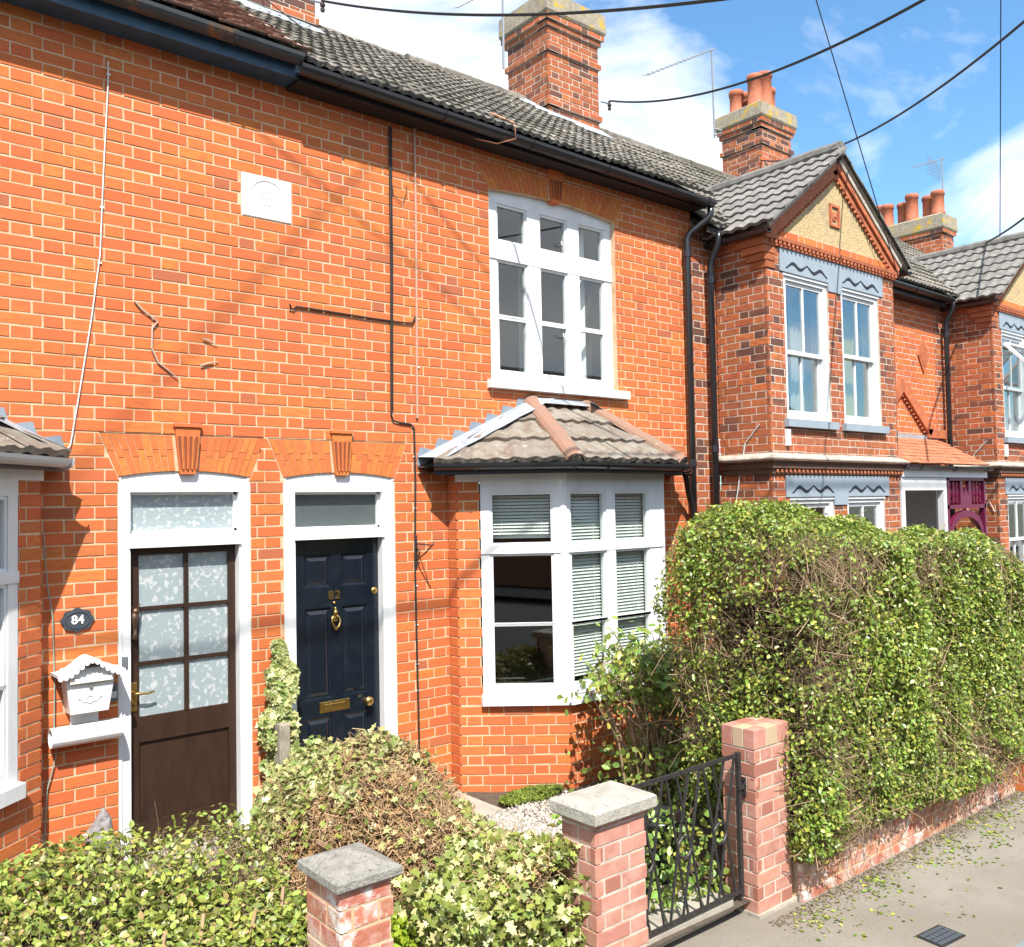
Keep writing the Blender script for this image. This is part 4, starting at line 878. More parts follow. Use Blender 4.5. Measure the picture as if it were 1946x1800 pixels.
# ================================================================== SMALL THINGS ON THE WALL
def cable(name, pts, r, m, label, cat, clips=None):
    o = thing(name, label, cat, loc=(0, 0, 0)); MB().tube(pts, r, 6).build('run', m, o)
    for c in clips or []: MB().bevbox(c[0]-.008, c[0]+.014, -.012, .004, c[1]-.006, c[1]+.006, .002).build('clip', WHP, o)
    return o
cable('cable', [(.60, -.008, 5.03), (.60, -.008, 4.9), (.57, -.01, 4.3), (.55, -.01, 3.8), (.50, -.01, 3.4), (.44, -.01, 3.0), (.38, -.012, 2.62), (.34, -.03, 2.56)], .0045, CABW, 'thin white cable running down the brick wall of number 84', 'cable', [(.6, 4.95), (.56, 4.1), (.545, 3.75)])
bc = cable('cable', [(2.655, -.012, 5.15), (2.65, -.012, 4.6), (2.65, -.012, 4.0), (2.64, -.012, 3.4), (2.635, -.012, 2.92), (2.65, -.012, 2.87), (2.72, -.012, 2.855), (2.81, -.012, 2.85), (2.84, -.012, 2.82), (2.845, -.012, 2.4), (2.83, -.012, 1.8), (2.835, -.012, 1.2), (2.845, -.012, .35)], .0075, CABB, 'black cable clipped down the wall right of the navy door', 'cable', [(2.84, z) for z in (2.6, 2.2, 1.6, 1.3, 1.0, .8)])
MB().tube([(2.672, -.010, 5.15), (2.668, -.010, 4.7), (2.665, -.012, 4.1), (2.655, -.012, 3.5), (2.648, -.012, 2.95)], .0055, 6 and CABB and 6).build('run', CABB, bc)
MB().tube([(2.66, -.012, 4.80), (2.68, -.012, 4.62), (2.76, -.014, 4.57), (2.80, -.014, 4.66), (2.80, -.014, 4.72)], .003, 5).build('loose_end', CABB, bc)
pk = cable('conduit', [(2.884, -.012, 5.19), (2.885, -.012, 4.5), (2.88, -.012, 3.8), (2.872, -.012, 3.2), (2.87, -.012, 2.9)], .0095, CABP, 'pinkish conduit running down from the gutter beside the black cable', 'conduit', [(2.884, z) for z in (4.79, 4.42, 4.05, 3.68, 3.3)])
MB().tube([(2.884, -.012, 5.17), (2.93, -.03, 5.24), (3.1, -.08, 5.25), (3.4, -.16, 5.19), (3.55, -.22, 5.17), (3.66, -.33, 5.2), (3.66, -.32, 5.33), (3.5, -.2, 5.42)], .006, 6).build('wire_loop', COPPER, pk)
cable('cable', [(1.80, -.03, 3.65), (1.815, -.012, 3.635), (1.83, -.012, 3.62), (1.86, -.012, 3.645), (2.1, -.012, 3.642), (2.5, -.012, 3.635), (2.76, -.012, 3.635), (2.84, -.012, 3.642), (2.862, -.012, 3.69)], .007, CABB, 'short cable crossing the wall below the date stone', 'cable', [(2.7, 3.635), (2.4, 3.637)])
for pts, lb in (([(.755, -.012, 3.54), (.80, -.014, 3.49), (.86, -.012, 3.45), (.895, -.012, 3.425), (.862, -.012, 3.38), (.858, -.012, 3.25), (.90, -.012, 3.16), (.97, -.012, 3.11), (1.03, -.014, 3.065)], 'long bleached vine stem stuck on the brick wall'), ([(1.17, -.012, 3.165), (1.22, -.013, 3.185), (1.29, -.012, 3.205)], 'small dry vine twig on the wall, slanting upwards'), ([(1.19, -.012, 3.345), (1.235, -.013, 3.335), (1.285, -.012, 3.31)], 'small dry vine twig on the wall, slanting downwards')):
    tag(MB().tube(pts, [.006]*(len(pts)-1)+[.002], 6).build('dead_vine', mat('bleached_vine', (.42, .33, .26), .9), None), lb, 'vine')
# hanging basket bracket
hb = thing('hanging_bracket', 'black iron hanging basket bracket on the wall beside the bay', 'bracket', loc=(2.845, 0, 1.85))
MB().box(-.008, .008, -.012, 0, -.11, .14).build('back_plate', IRON, hb)
MB().tube([(0, -.01, .075), (0, -.12, .072), (0, -.235, .068), (0, -.25, .08), (0, -.24, .092)], .005, 6).build('arm', IRON, hb); MB().tube([(0, -.01, -.05), (0, -.12, -.0), (0, -.225, .066)], .006, 6).build('brace', IRON, hb)
MB().tube([(0, -.03+.028*math.cos(t), .01+.028*math.sin(t)) for t in [i*.5 for i in range(13)]], .005, 6).build('scroll', IRON, hb)
# number plate 84
pl = thing('number_plate', 'dark scalloped oval plate reading 84 on the brick wall', 'number plate', loc=(.418, 0, 1.57))
PLT = mat('plate_slate', (.045, .055, .07), .5)
def oval(a, b, sc=0, n=48): return [(a*math.cos(t)*(1+sc*math.cos(8*t)), b*math.sin(t)*(1+sc*math.cos(8*t))) for t in [2*math.pi*i/n for i in range(n)]]
MB().prism(oval(.090, .068, .06), -.014, 0).build('plate', PLT, pl)
pts = [(x, -.015, z) for x, z in oval(.068, .049)]; MB().tube(pts+[pts[0]], .004, 6).build('rim', PLT, pl)
text_mesh('84', .072, .002, mat('number_white', (.8, .8, .8), .5), 'digits', pl, (0, -.016, 0), bold=.0012)
# letter box with newspaper tube
lb = thing('letter_box', 'white letter box with scalloped roof and newspaper tube below', 'letter box', loc=(.455, 0, 1.17))
MB().add([(-.105,-.13,-.135),(.105,-.13,-.135),(.105,-.01,-.135),(-.105,-.01,-.135),(-.135,-.155,.08),(.135,-.155,.08),(.135,-.01,.08),(-.135,-.01,.08),(-.135,-.125,.125),(.135,-.125,.125),(.135,-.01,.125),(-.135,-.01,.125)],
    [(0,1,5,4),(1,2,6,5),(3,0,4,7),(3,2,1,0),(4,5,9,8),(5,6,10,9),(7,4,8,11),(8,9,10,11),(2,3,7,6)]).build('box', WHP, lb)
def roofz(t): return .125+.075*math.exp(-(t*2.1)**2)-.015*abs(t)+.02*max(0, abs(t)-.8)
n = 30; V = []; F_ = []
for i in range(n+1):
    t = -1+2*i/n; x = .185*t; z = roofz(t)-.02; V += [(x, -.19, z), (x, -.005, z), (x, -.19, z+.012), (x, -.005, z+.012)]
for i in range(n): a, b = 4*i, 4*i+4; F_ += [(a+2, b+2, b+3, a+3), (a, a+1, b+1, b), (a, b, b+2, a+2)]
MB().add(V, F_).build('scalloped_roof', WHP, lb)
sc = MB()
for i in range(13):
    t = -1+2*(i+.5)/13; x = .185*t; z = roofz(t)-.02
    sc.prism([(x-.0145, z+.01)] + [(x+.0145*math.cos(a), z-.006+.016*math.sin(a)) for a in [math.pi+math.pi*k/6 for k in range(7)]] + [(x+.0145, z+.01)], -.193, -.189)
sc.build('scallop_edge', WHP, lb)
MB().prism([(-.13, .04), (-.10, -.0), (.10, -.0), (.13, .04), (.12, .10), (-.12, .10)], -.118, -.05).build('gable_front', WHP, lb)
MB().bevbox(-.115, .12, -.172, -.15, .045, .075, .004).build('flap', mat('flap_rusty', (.75, .72, .66), .5, stain=(.5, .27, .06), stainscale=9, stainlo=.54), lb)
MB().lathe([(.011, 0), (.011, .008)], (0, -.15, .022), 10, 'y').build('lock', ALU, lb)
HN = mat('faint_grey_print', (.6, .61, .62), .5)
fy = lambda z: -.131-.025*(z+.135)/.215
em = MB().tube([(.022*math.cos(t), fy(-.055+.022*math.sin(t)), -.055+.022*math.sin(t)) for t in [i*.45 for i in range(15)]], .0028, 5)
for sx in (-1, 1): em.tube([(sx*x, fy(z), z) for x, z in ((.022, -.07), (.04, -.066), (.052, -.05), (.062, -.042))], [.003, .0025, .003, .005], 5)
em.build('post_horn_emblem', HN, lb)
MB().bevbox(-.08, .075, -.03, -.008, -.215, -.14, .003).build('bracket_plate', WHP, lb)
tb = MB(); n = 18; r0 = .058
V = []; F_ = []
for x in (-.20, .19):
    for r_ in (r0, r0-.004): V += [(x, -.075+r_*math.cos(2*math.pi*k/n), -.265+r_*math.sin(2*math.pi*k/n)) for k in range(n)]
for k in range(n):
    k2 = (k+1) % n; F_ += [(k, k2, 2*n+k2, 2*n+k), (n+k2, n+k, 3*n+k, 3*n+k2), (k2, k, n+k, n+k2)]
F_.append(tuple(range(2*n, 3*n)))
tb.add(V, F_).build('newspaper_tube', WHP, lb, smooth=False)
db = thing('door_bell', 'grey rounded doorbell box beside the white letter box', 'doorbell', loc=(.615, 0, 1.11))
MB().bevbox(-.03, .03, -.03, 0, -.055, .055, .012).build('box', mat('bell_grey', (.09, .1, .12), .35), db); MB().bevbox(-.018, .018, -.036, -.028, -.03, .01, .004).build('button', mat('bell_white', (.5, .52, .55), .3), db)
gp = thing('cable', 'green-grey earth cable hanging down the corner beside number 84 plate', 'cable'); MB().tube([(.232, -.02, 2.1), (.25, -.02, 1.8), (.28, -.02, 1.6), (.29, -.02, 1.2), (.285, -.03, .95), (.30, -.02, .8), (.25, -.02, .6), (.235, -.03, .35), (.25, -.03, .1)], .004, 5).build('run', mat('green_cable', (.25, .33, .28), .6), gp)
# weathered ornament by the door
orn = MB(); orn.lathe([(.11, 0), (.13, .06), (.115, .16), (.10, .24), (.07, .30), (.045, .36), (.02, .40), (.004, .42)], (0, 0, 0), 14)
orn.v = [(x*1.0*(1+.22*math.sin(9*z*6+x*30)), y*(1+.22*math.cos(y*40+z*33)), z+.015*math.sin(x*70)) for x, y, z in orn.v]
oo = orn.build('garden_ornament', mat('ornament_stone', (.27, .25, .25), .8, dark=(.12, .09, .1), nscale=30, bump=1.5, bscale=35), None); oo.location = (.50, -.20, -.02); oo.scale = (1.05, 1, 1.2); tag(oo, 'knobbly grey stone ornament standing against the wall by the brown door', 'ornament')
def from_px(x, y, dist): d_ = Fv+Rv*(x-973)/FPX-Uv*(y-900)/FPX; return tuple(CAM+d_*dist)
# aerials
def yagi(name, base, top, boom, label, n=12):
    o = thing(name, label, 'aerial'); MB().tube([base, top], .014, 6).build('mast', ALU, o); a, b = Vector(top), Vector(boom); MB().tube([a+(a-b)*.06, b], .008, 6).build('boom', ALU, o); d_ = (b-a).normalized(); s_ = d_.cross(Vector((0,0,1))).normalized()
    for i in range(n): c = a+(b-a)*(i/(n-1)); MB().tube([c-s_*.08-Vector((0,0,.03)), c+s_*.08+Vector((0,0,.03))], .004, 4).build('element', ALU, o)
    return o
y1 = yagi('tv_aerial', from_px(1358, 262, 12.4), from_px(1352, 95, 12.4), from_px(1228, 143, 11.6), 'tall thin aerial mast with long slanting boom fixed to the chimney with tall pots', 16)
MB().tube([from_px(1357, 245, 12.4), from_px(1372, 248, 12.35)], .012, 6).tube([from_px(1357, 258, 12.4), from_px(1372, 252, 12.35)], .012, 6).build('bracket', ALU, y1)
yagi('tv_aerial', from_px(957, 130, 9.6), from_px(955, -30, 9.6), from_px(870, 14, 9.3), 'aerial on the tall orange chimney above the bay house', 9)
y3 = yagi('tv_aerial', from_px(1794, 470, 17), from_px(1790, 302, 17), from_px(1735, 318, 16.5), 'aerial with criss-cross reflector on the long far chimney', 7)
for i in range(6): MB().tube([from_px(1762, 296+i*6, 17), from_px(1787, 318+i*5, 17.1)], .006, 4).build('reflector_rod', ALU, y3)
# insulators and overhead wires
def insul(p, label):
    o = thing('insulator', label, 'insulator', loc=p); MB().tube([(-.15, .0, -.02), (0, 0, 0)], .01, 6).build('bracket', ALU, o); MB().lathe([(.006, -.09), (.02, -.085), (.024, -.06), (.012, -.05), (.026, -.03), (.026, -.01), (.012, 0), (.018, .03), (.006, .04)], (0, 0, 0), 10).build('cup', mat('brown_ceramic', (.06, .035, .03), .25), o); return o
insul((7.22, 2.0, 7.32), 'brown ceramic insulator on the right side of the orange chimney'); insul(from_px(613, 6, 8.75), 'brown ceramic insulator on the dark chimney above the date stone')
def sag(a, b, s_, n=24): a, b = Vector(a), Vector(b); return [a.lerp(b, i/n)-Vector((0, 0, s_*4*(i/n)*(1-i/n))) for i in range(n+1)]
def wire(pts, r, label): tag(MB().tube(pts, r, 5).build('overhead_wire', CABB, None), label, 'wire')
wire(sag(from_px(613, 2, 8.75), from_px(1420, -8, 5.5), .13), .012, 'overhead wire leaving the dark chimney above the date stone')
wire(sag((7.24, 2.0, 7.36), from_px(1790, -20, 6.0), .25), .012, 'overhead wire leaving the insulator on the orange chimney')
wire(sag((10.5, 2.0, 7.35), from_px(2000, -5, 6.2), .34), .011, 'overhead wire leaving the chimney with tall clay pots')
wire([from_px(1548, -10, 9), (9.15, -.75, 4.75)], .006, 'thin straight wire coming down to the grey painted gable house')
wire([from_px(1902, -20, 11), from_px(1900, 540, 15.2)], .007, 'thin vertical-looking wire dropping to the far gabled house')
wire(sag((15.9, 1.4, 6.75), from_px(2000, 370, 9), .1), .014, 'thick dark cable leaving the roof of the far gabled house')
wire([(-8.5, 1.2, 9.42), (10.9, -9, 9.42)], .009, 'overhead wire high above the doors, seen only as a slanting shadow on the brick')
wire([(-8.5, -9, 10.7), (5.5, -1.2, 10.7)], .009, 'overhead wire high above the date stone, seen only as a rising shadow on the brick')
wire([(-2.1, .05, 8.94), (8.3, -9, 8.94)], .009, 'overhead wire high above the upper window, seen only as a shadow on the brick')
wire([(-12, -5, 8.55), (20, -5, 8.62)], .02, 'thick cable along the road, seen only as a soft level shadow across the doors')
wire([from_px(494, -10, 8.5), (2.62, -.1, 5.33)], .006, 'thin wire crossing the roof tiles down to the black gutter')
# ================================================================== FRONT BOUNDARY
def brick_pier(name, label, x0, x1, y0, y1, z0, z1, bm_, mm_, seed, rep=.33, ch=.075, top=None):
    o = thing(name, label, 'pillar'); HS = House(o)
    for M_, ln, ph in ((frame_M(x0, y0, 0), x1-x0, 0), (frame_M(x0, y1, math.pi/2), y1-y0, .11)):
        HS.wall(o, M_, 0, ln, z0, z1, (), bm_, mm_, seed, phase=ph, depth=.1, rep=rep, ch=ch, zb=z0, rec=.003)
    MB().box(x0+.09, x1-.004, y0+.09, y1-.004, z0, z1-.002).build('core', mm_, o); HS.finish(); return o
def cap_stone(o, x0, x1, y0, y1, z, t, e, m, rise=.02):
    V = []
    for zz_, ee in ((z, e-.012), (z+.012, e), (z+t-.01, e), (z+t, e-.012)): V += [(x0-ee, y0-ee, zz_), (x1+ee, y0-ee, zz_), (x1+ee, y1+ee, zz_), (x0-ee, y1+ee, zz_)]
    V.append(((x0+x1)/2, (y0+y1)/2, z+t+rise))
    MB().add(V, [(3,2,1,0)] + [(4*k+i, 4*k+(i+1) % 4, 4*k+4+(i+1) % 4, 4*k+4+i) for k in range(3) for i in range(4)] + [(12+i, 12+(i+1) % 4, 16) for i in range(4)]).build('coping', m, o)
p1 = brick_pier('gate_pillar', 'pink brick gate pillar with a pale flat concrete coping', 1.875, 2.215, -2.895, -2.67, -.1, .755, BRP, MOW, 500)
cap_stone(p1, 1.875, 2.215, -2.895, -2.67, .755, .07, .038, CAPM, .012)
p2 = brick_pier('gate_pillar', 'pink brick gate pillar with a soldier-course top and no coping', 3.225, 3.565, -2.795, -2.57, -.085, .815, BRP, MOW, 510)
for i in range(3):
    for j in range(3): MB().bevbox(3.225+i*.114, 3.225+i*.114+.108, -2.795+j*.0755, -2.795+j*.0755+.07, .82, .925, .003).build('soldier_brick', [BRP, mat('buff_brick', (.46, .34, .22), .8, bump=.2)][(i+j) % 3 == 1], p2)
MB().box(3.23, 3.56, -2.79, -2.575, .815, .92).build('soldier_mortar', MOW, p2)
MB().box(3.21, 3.58, -2.81, -2.56, -.12, -.08).build('footing', CEM, p2)
p0 = brick_pier('gate_pillar', 'short old brick pillar with flaking white paint and a rough pyramidal coping', .62, .85, -2.83, -2.56, -.1, .79, BRO, MOR, 520, ch=.082)
cap_stone(p0, .62, .85, -2.83, -2.56, .79, .05, .026, mat('pebbly_coping', (.33, .315, .28), .95, dark=(.2, .19, .17), nscale=30, bump=1.5, bscale=70, stain=(.1, .095, .085), stainscale=40, stainlo=.6), .05)
lw = thing('low_wall', 'low patchy white-painted brick wall along the pavement under the tall hedge', 'wall'); HL = House(lw)
HL.wall(lw, frame_M(3.57, -2.85, 0), 0, 2.95, -.115, .12, (), BRO, MOR, 530, depth=.2, ch=.078, zb=-.115); MB().box(3.57, 6.52, -2.845, -2.62, .112, .118).build('wall_top', MOR, lw); HL.finish()
p3 = brick_pier('gate_pillar', 'orange brick pillar with dark base at the far end of the low wall', 6.52, 6.86, -2.93, -2.6, -.1, 1.35, BR, MOW, 540)
cap_stone(p3, 6.52, 6.86, -2.93, -2.6, 1.35, .06, .04, CAPM)
lw2 = thing('low_wall', 'dark stained brick garden wall beyond the orange pillar', 'wall'); HL = House(lw2)
HL.wall(lw2, frame_M(6.86, -2.9, 0), 0, 4.2, -.1, .75, (), BRD, MOW, 550, depth=.2, ch=.078, zb=-.1); MB().box(6.86, 11.06, -2.895, -2.68, .745, .75).build('wall_top', TER, lw2); HL.finish()
# iron gate: flat bar frame, crossing V bars, three rings
gt = thing('garden_gate', 'low black wrought iron gate with three rings, hung between the pink pillars', 'gate', loc=(2.23, -2.72, 0))
GX, Z0, Z1 = .955, .03, .80
def flat(a, b, t=.009, w=.02): a, b = Vector(a), Vector(b); return MB().tube([a, b], t, 4)
MB().box(0, GX, -.006, .006, Z1-.022, Z1).build('top_rail', IRON, gt); MB().box(0, GX, -.006, .006, Z0, Z0+.022).build('bottom_rail', IRON, gt)
for x in (.0, GX-.025): MB().box(x, x+.025, -.012, .012, Z0-.02, Z1+.004).build('stile', IRON, gt)
for i in range(3):
    xc = .17+i*.30; zc = .40
    MB().tube([(xc+.055*math.cos(t), 0, zc+.055*math.sin(t)) for t in [2*math.pi*k/20 for k in range(21)]], .008, 6).build('ring', IRON, gt)
    for s_ in (-1, 1):
        MB().tube([(xc+s_*.135, .0, Z1-.02), (xc+s_*.056, 0, zc), (xc+s_*.125, 0, Z0+.02)], .008, 6).build('bar', IRON, gt)
        MB().tube([(xc+s_*.05, .004, Z1-.02), (xc-s_*.054, 0.004, zc-.02), (xc+s_*.02, .004, Z0+.02)], .008, 6).build('bar', IRON, gt)
MB().box(GX-.03, GX+.03, -.02, -.008, .60, .625).box(GX+.02, GX+.03, -.02, .02, .55, .66).build('latch', IRON, gt)
# manhole cover in the pavement
mh = thing('stopcock_cover', 'small black iron water cover set in the pavement', 'cover', loc=(3.75, -3.55, -.098)); mh.rotation_euler[2] = -.1
MB().box(-.11, .11, -.075, .075, -.01, .004).build('frame', IRON, mh)
for i in range(6):
    for j in range(4): MB().bevbox(-.014, .014, -.012, .012, 0, .003, .001).build('stud', mat('worn_iron', (.13, .15, .18), .4, metal=.5), mh).matrix_local = Matrix.Translation((-.082+i*.033, -.05+j*.033, .0045))
# ================================================================== PLANTS
def leaf_cloud(P, Nrm, size, shape='oval', jitter=.9, bend=.25):
    """one leaf (folded along its midrib) at each point; returns verts, faces arrays"""
    n = len(P); d = Nrm+rng.normal(0, jitter, (n, 3)); d /= np.linalg.norm(d, axis=1)[:, None]+1e-9
    t = np.cross(d, rng.normal(0, 1, (n, 3))); t /= np.linalg.norm(t, axis=1)[:, None]+1e-9; b = np.cross(d, t)
    s = (size*rng.uniform(.6, 1.3, n))[:, None]
    if shape == 'oval': prof = [(0, 0, 0), (.38, .30, .10), (.72, .24, .10), (1, 0, -.05), (.72, -.24, .10), (.38, -.30, .10)]; fc = [(0, 3, 2, 1), (0, 5, 4, 3)]
    else: prof = [(0, 0, 0), (.05, .36, .06), (.36, .22, .04), (.52, .48, .02), (.62, .2, .04), (1, 0, -.08), (.62, -.2, .04), (.52, -.48, .02), (.36, -.22, .04), (.05, -.36, .06)]; fc = [(0, 5, 4, 3, 2, 1), (0, 9, 8, 7, 6, 5)]
    V = np.concatenate([(P+s*(t*(x-.4)+b*y+d*z*bend*2))[:, None, :] for x, y, z in prof], 1).reshape(-1, 3); k = len(prof)
    return V, fc, k, n
def cloud_obj(name, data, m, parent):
    V, fc, k, n = data; me = bpy.data.meshes.new(name); lens = [len(f) for f in fc]; base = (np.arange(n)*k)[:, None]
    idx = np.concatenate([base+np.array([f]) for f in fc], 1).ravel(); tot = np.tile(lens, n); st_ = np.concatenate([[0], np.cumsum(tot)[:-1]])
    me.vertices.add(len(V)); me.vertices.foreach_set('co', V.astype('f').ravel()); me.loops.add(len(idx)); me.loops.foreach_set('vertex_index', idx.astype('i'))
    me.polygons.add(len(tot)); me.polygons.foreach_set('loop_start', st_.astype('i')); me.polygons.foreach_set('loop_total', tot.astype('i')); me.materials.append(m); me.update(calc_edges=True); me.validate()
    return tag(link(name, me, parent), kind='stuff')
def sticks(name, A, B, r, m, parent, bendy=.12):
    n = len(A); D = B-A; Ln = np.linalg.norm(D, axis=1)[:, None]; D = D/(Ln+1e-9); s = np.cross(D, rng.normal(0, 1, (n, 3))); s /= np.linalg.norm(s, axis=1)[:, None]; u = np.cross(D, s)
    Mid = (A+B)/2+s*Ln*rng.normal(0, bendy, (n, 1)); r = np.broadcast_to(np.asarray(r, float).reshape(-1, 1), (n, 1)); V = []
    for P_, q in ((A, 1), (Mid, .8), (B, .4)):
        for a in (0, 2.094, 4.189): V.append(P_+(s*math.cos(a)+u*math.sin(a))*r*q)
    V = np.stack(V, 1).reshape(-1, 3); fc = [(i, (i+1) % 3, 3+(i+1) % 3, 3+i) for i in range(3)] + [(3+i, 3+(i+1) % 3, 6+(i+1) % 3, 6+i) for i in range(3)]
    return cloud_obj(name, (V, fc, 9, n), m, parent)
def vnoise(P, sc, seed=0):
    """cheap smooth pseudo-noise, about -1..1"""
    r = np.random.default_rng(seed); o = np.zeros(len(P))
    for k in range(7):
        w = r.normal(0, 1, 3); w = w/np.linalg.norm(w)*sc*r.uniform(.6, 1.9); o += np.sin(P @ w+r.uniform(0, 6.28))
    return o/3.2
def box_surface(n, x0, x1, y0, y1, z0, z1, faces='LFTRB'):
    """points on a box's faces (L=-x, R=+x, F=-y, B=+y, T=top), with normals"""
    ar = {'L': (y1-y0)*(z1-z0), 'R': (y1-y0)*(z1-z0), 'F': (x1-x0)*(z1-z0), 'B': (x1-x0)*(z1-z0), 'T': (x1-x0)*(y1-y0)}; tot = sum(ar[f] for f in faces); PP = []; NN = []
    for f in faces:
        k = int(n*ar[f]/tot); a, b = rng.random(k), rng.random(k); X = x0+(x1-x0)*a; 
        if f in 'LR': PP.append(np.c_[np.full(k, x0 if f == 'L' else x1), y0+(y1-y0)*a, z0+(z1-z0)*b]); NN.append(np.tile([-1. if f == 'L' else 1., 0, 0], (k, 1)))
        elif f in 'FB': PP.append(np.c_[X, np.full(k, y0 if f == 'F' else y1), z0+(z1-z0)*b]); NN.append(np.tile([0, -1. if f == 'F' else 1., 0], (k, 1)))
        else: PP.append(np.c_[X, y0+(y1-y0)*b, np.full(k, z1)]); NN.append(np.tile([0, 0, 1.], (k, 1)))
    return np.concatenate(PP), np.concatenate(NN)
def round_box(P, Nn, x0, x1, y0, y1, z0, z1, r):
    """pull box-surface points in to a rounded box of corner radius r"""
    C0 = np.clip(P, [x0+r, y0+r, z0+r], [x1-r, y1-r, z1-r]); D = P-C0; L_ = np.linalg.norm(D, axis=1)[:, None]; N2 = D/(L_+1e-9); return C0+N2*r, N2
def hedge(name, label, cat, box, n, size, r, leafm, twig_n, faces='LFTRB', bare=None, depth=.2, amp=.07, twm=TWIG, bias=.55, fall=None):
    o = thing(name, label, cat); x0, x1, y0, y1, z0, z1 = box
    P, Nn = box_surface(int(n), *box, faces=faces); P, Nn = round_box(P, Nn, *box, r)
    P = P+Nn*(amp*vnoise(P, 3.2, 3)+amp*.5*vnoise(P, 9, 5))[:, None]; dens = .5+.6*vnoise(P, 7, 8)+.5*vnoise(P, 17, 9)
    keep = rng.random(len(P)) < np.clip(.47+.5*dens-(bare(P) if bare is not None else 0), .04, 1)
    Q, M_ = P[keep], Nn[keep]; Q = Q-M_*(rng.random(len(Q))**1.6*depth)[:, None]+rng.normal(0, .012, Q.shape)
    if fall is not None: Q[:, 2] -= fall(Q)
    cloud_obj('leaves', leaf_cloud(Q, M_*.7+np.array([0, 0, bias]), size), leafm, o)
    A, Na = box_surface(int(twig_n), *box, faces=faces); A, Na = round_box(A, Na, *box, r); A = A+Na*(amp*vnoise(A, 3.2, 3))[:, None]
    if fall is not None: A[:, 2] -= fall(A)
    ln = rng.uniform(.10, .34, len(A))[:, None]; d = Na*.75+rng.normal(0, .45, A.shape)+np.array([0, 0, .45]); d /= np.linalg.norm(d, axis=1)[:, None]
    E_ = A+Na*rng.uniform(-.12, .0, (len(A), 1)); sticks('twigs', E_-d*ln, E_, rng.uniform(.0013, .0034, len(A)), twm, o)
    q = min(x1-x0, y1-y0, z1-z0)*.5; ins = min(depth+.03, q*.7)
    c = MB().box(x0+ins, x1-ins, y0+ins, y1-ins, z0+.05, z1-ins-(.2 if fall is not None else 0)); c.build('inner_fill', CORE, o)  # dark box added to stop light and views through the hedge
    return o
# tall privet hedge behind the low wall
HB = (3.52, 6.62, -3.03, -1.98, .16, 2.0)
def bare_l(P): return .48*np.exp(-((P[:, 0]-3.55)/.5)**2)*np.exp(-((P[:, 2]-1.2)/.5)**2)+.42*(vnoise(P, 2.9, 21) > .42)*(P[:, 1] < -2.4)
hg = hedge('privet_hedge', 'tall clipped green privet hedge above the low painted wall', 'hedge', HB, 205000, .029, .17, LEAF, 24000, 'LFTR', bare_l, .19, .11, fall=lambda P: .22*np.clip((P[:, 0]-5.3)/1.3, 0, 1)*np.clip((P[:, 2]-.9)/1.0, 0, 1))
for i in range(9): MB().tube([(3.65+i*.34, -2.55+.1*math.sin(i*2), -.05), (3.68+i*.34, -2.5, .3), (3.6+i*.34+.08*math.sin(i), -2.45, .9)], [.022, .018, .01], 6).build('stem', TWIG, hg)
# low hedge of number 84
h4 = hedge('low_hedge', 'low loose green hedge in front of the brown door', 'hedge', (-1.2, .86, -2.62, -1.42, -.02, .70), 60000, .033, .2, LEAFL, 5200, 'LFTRB', lambda P: .45*(vnoise(P, 4, 31) > .35), .16, .06)
for i in range(6): MB().tube([(-.3+i*.16, -2.5, 0), (-.28+i*.16, -2.45, .3), (-.22+i*.17, -2.4+.1*math.sin(i*3), .66)], [.018, .014, .007], 6).build('stem', DEAD, h4)
# ivy-grown fence between the two paths: ridge from the post to the pink pillar
def ridge_pts(n, y0, y1):
    t = rng.random(n); Y = y0+(y1-y0)*t; a = rng.uniform(-.15, math.pi+.15, n); hx = .33-.05*t; hz = .56+.12*np.sin(t*3.1)-.10*np.clip((t-.62)/.38, 0, 1)
    X = 1.70+.10*t+hx*np.cos(a)*(1+.1*np.sin(Y*7)); Z = np.clip(hz*np.abs(np.sin(a))**.75, 0.0, 2)+.0; Nn = np.c_[np.cos(a), np.zeros(n), np.sin(a)]; return np.c_[X, Y, Z], Nn, t
iv = thing('ivy_fence', 'ivy-grown low fence with a brown dead patch, running from the doors to the pillar', 'ivy')
P, Nn, t = ridge_pts(29000, -.35, -2.78); P = P+Nn*(.10*vnoise(P, 5, 41)+.05*vnoise(P, 13, 42))[:, None]
left = Nn[:, 0] < .35
dead = 1.1*np.exp(-((t-.46)/.30)**4)*left*(P[:, 2] < .52+.4*np.clip(t-.35, 0, .4))+1.0*np.exp(-((t-.52)/.14)**2)*(Nn[:, 2] > .3)+.6*(vnoise(P, 7, 44) > .1)*(t > .25)*left
k = rng.random(len(P)) < np.clip(1-dead, .05, 1); pale = (vnoise(P, 3.5, 47)+1.6*(.25-t) > .25)
sp1 = np.c_[rng.uniform(1.25, 1.9, 4200), rng.uniform(-2.86, -2.15, 4200), rng.random(4200)**1.3*.5]; sn1 = np.tile([-.4, -.6, .5], (4200, 1))
for Q_, N_, m_, nm in ((P[k & ~pale], Nn[k & ~pale], IVY, 'leaves'), (P[k & pale], Nn[k & pale], IVYP, 'pale_leaves'), (sp1, sn1, IVY, 'trailing_leaves')): cloud_obj(nm, leaf_cloud(Q_+rng.normal(0, .02, Q_.shape), N_*.8+np.array([-.1, -.25, .45]), .046, 'ivy', .8), m_, iv)
dk_ = rng.random(len(P)) < np.clip(dead*.3, 0, .3); cloud_obj('dead_leaves', leaf_cloud(P[dk_]-Nn[dk_]*.02, Nn[dk_], .04, 'ivy', .9), mat('dead_leaf', (.36, .22, .10), .8, vary=.4), iv)
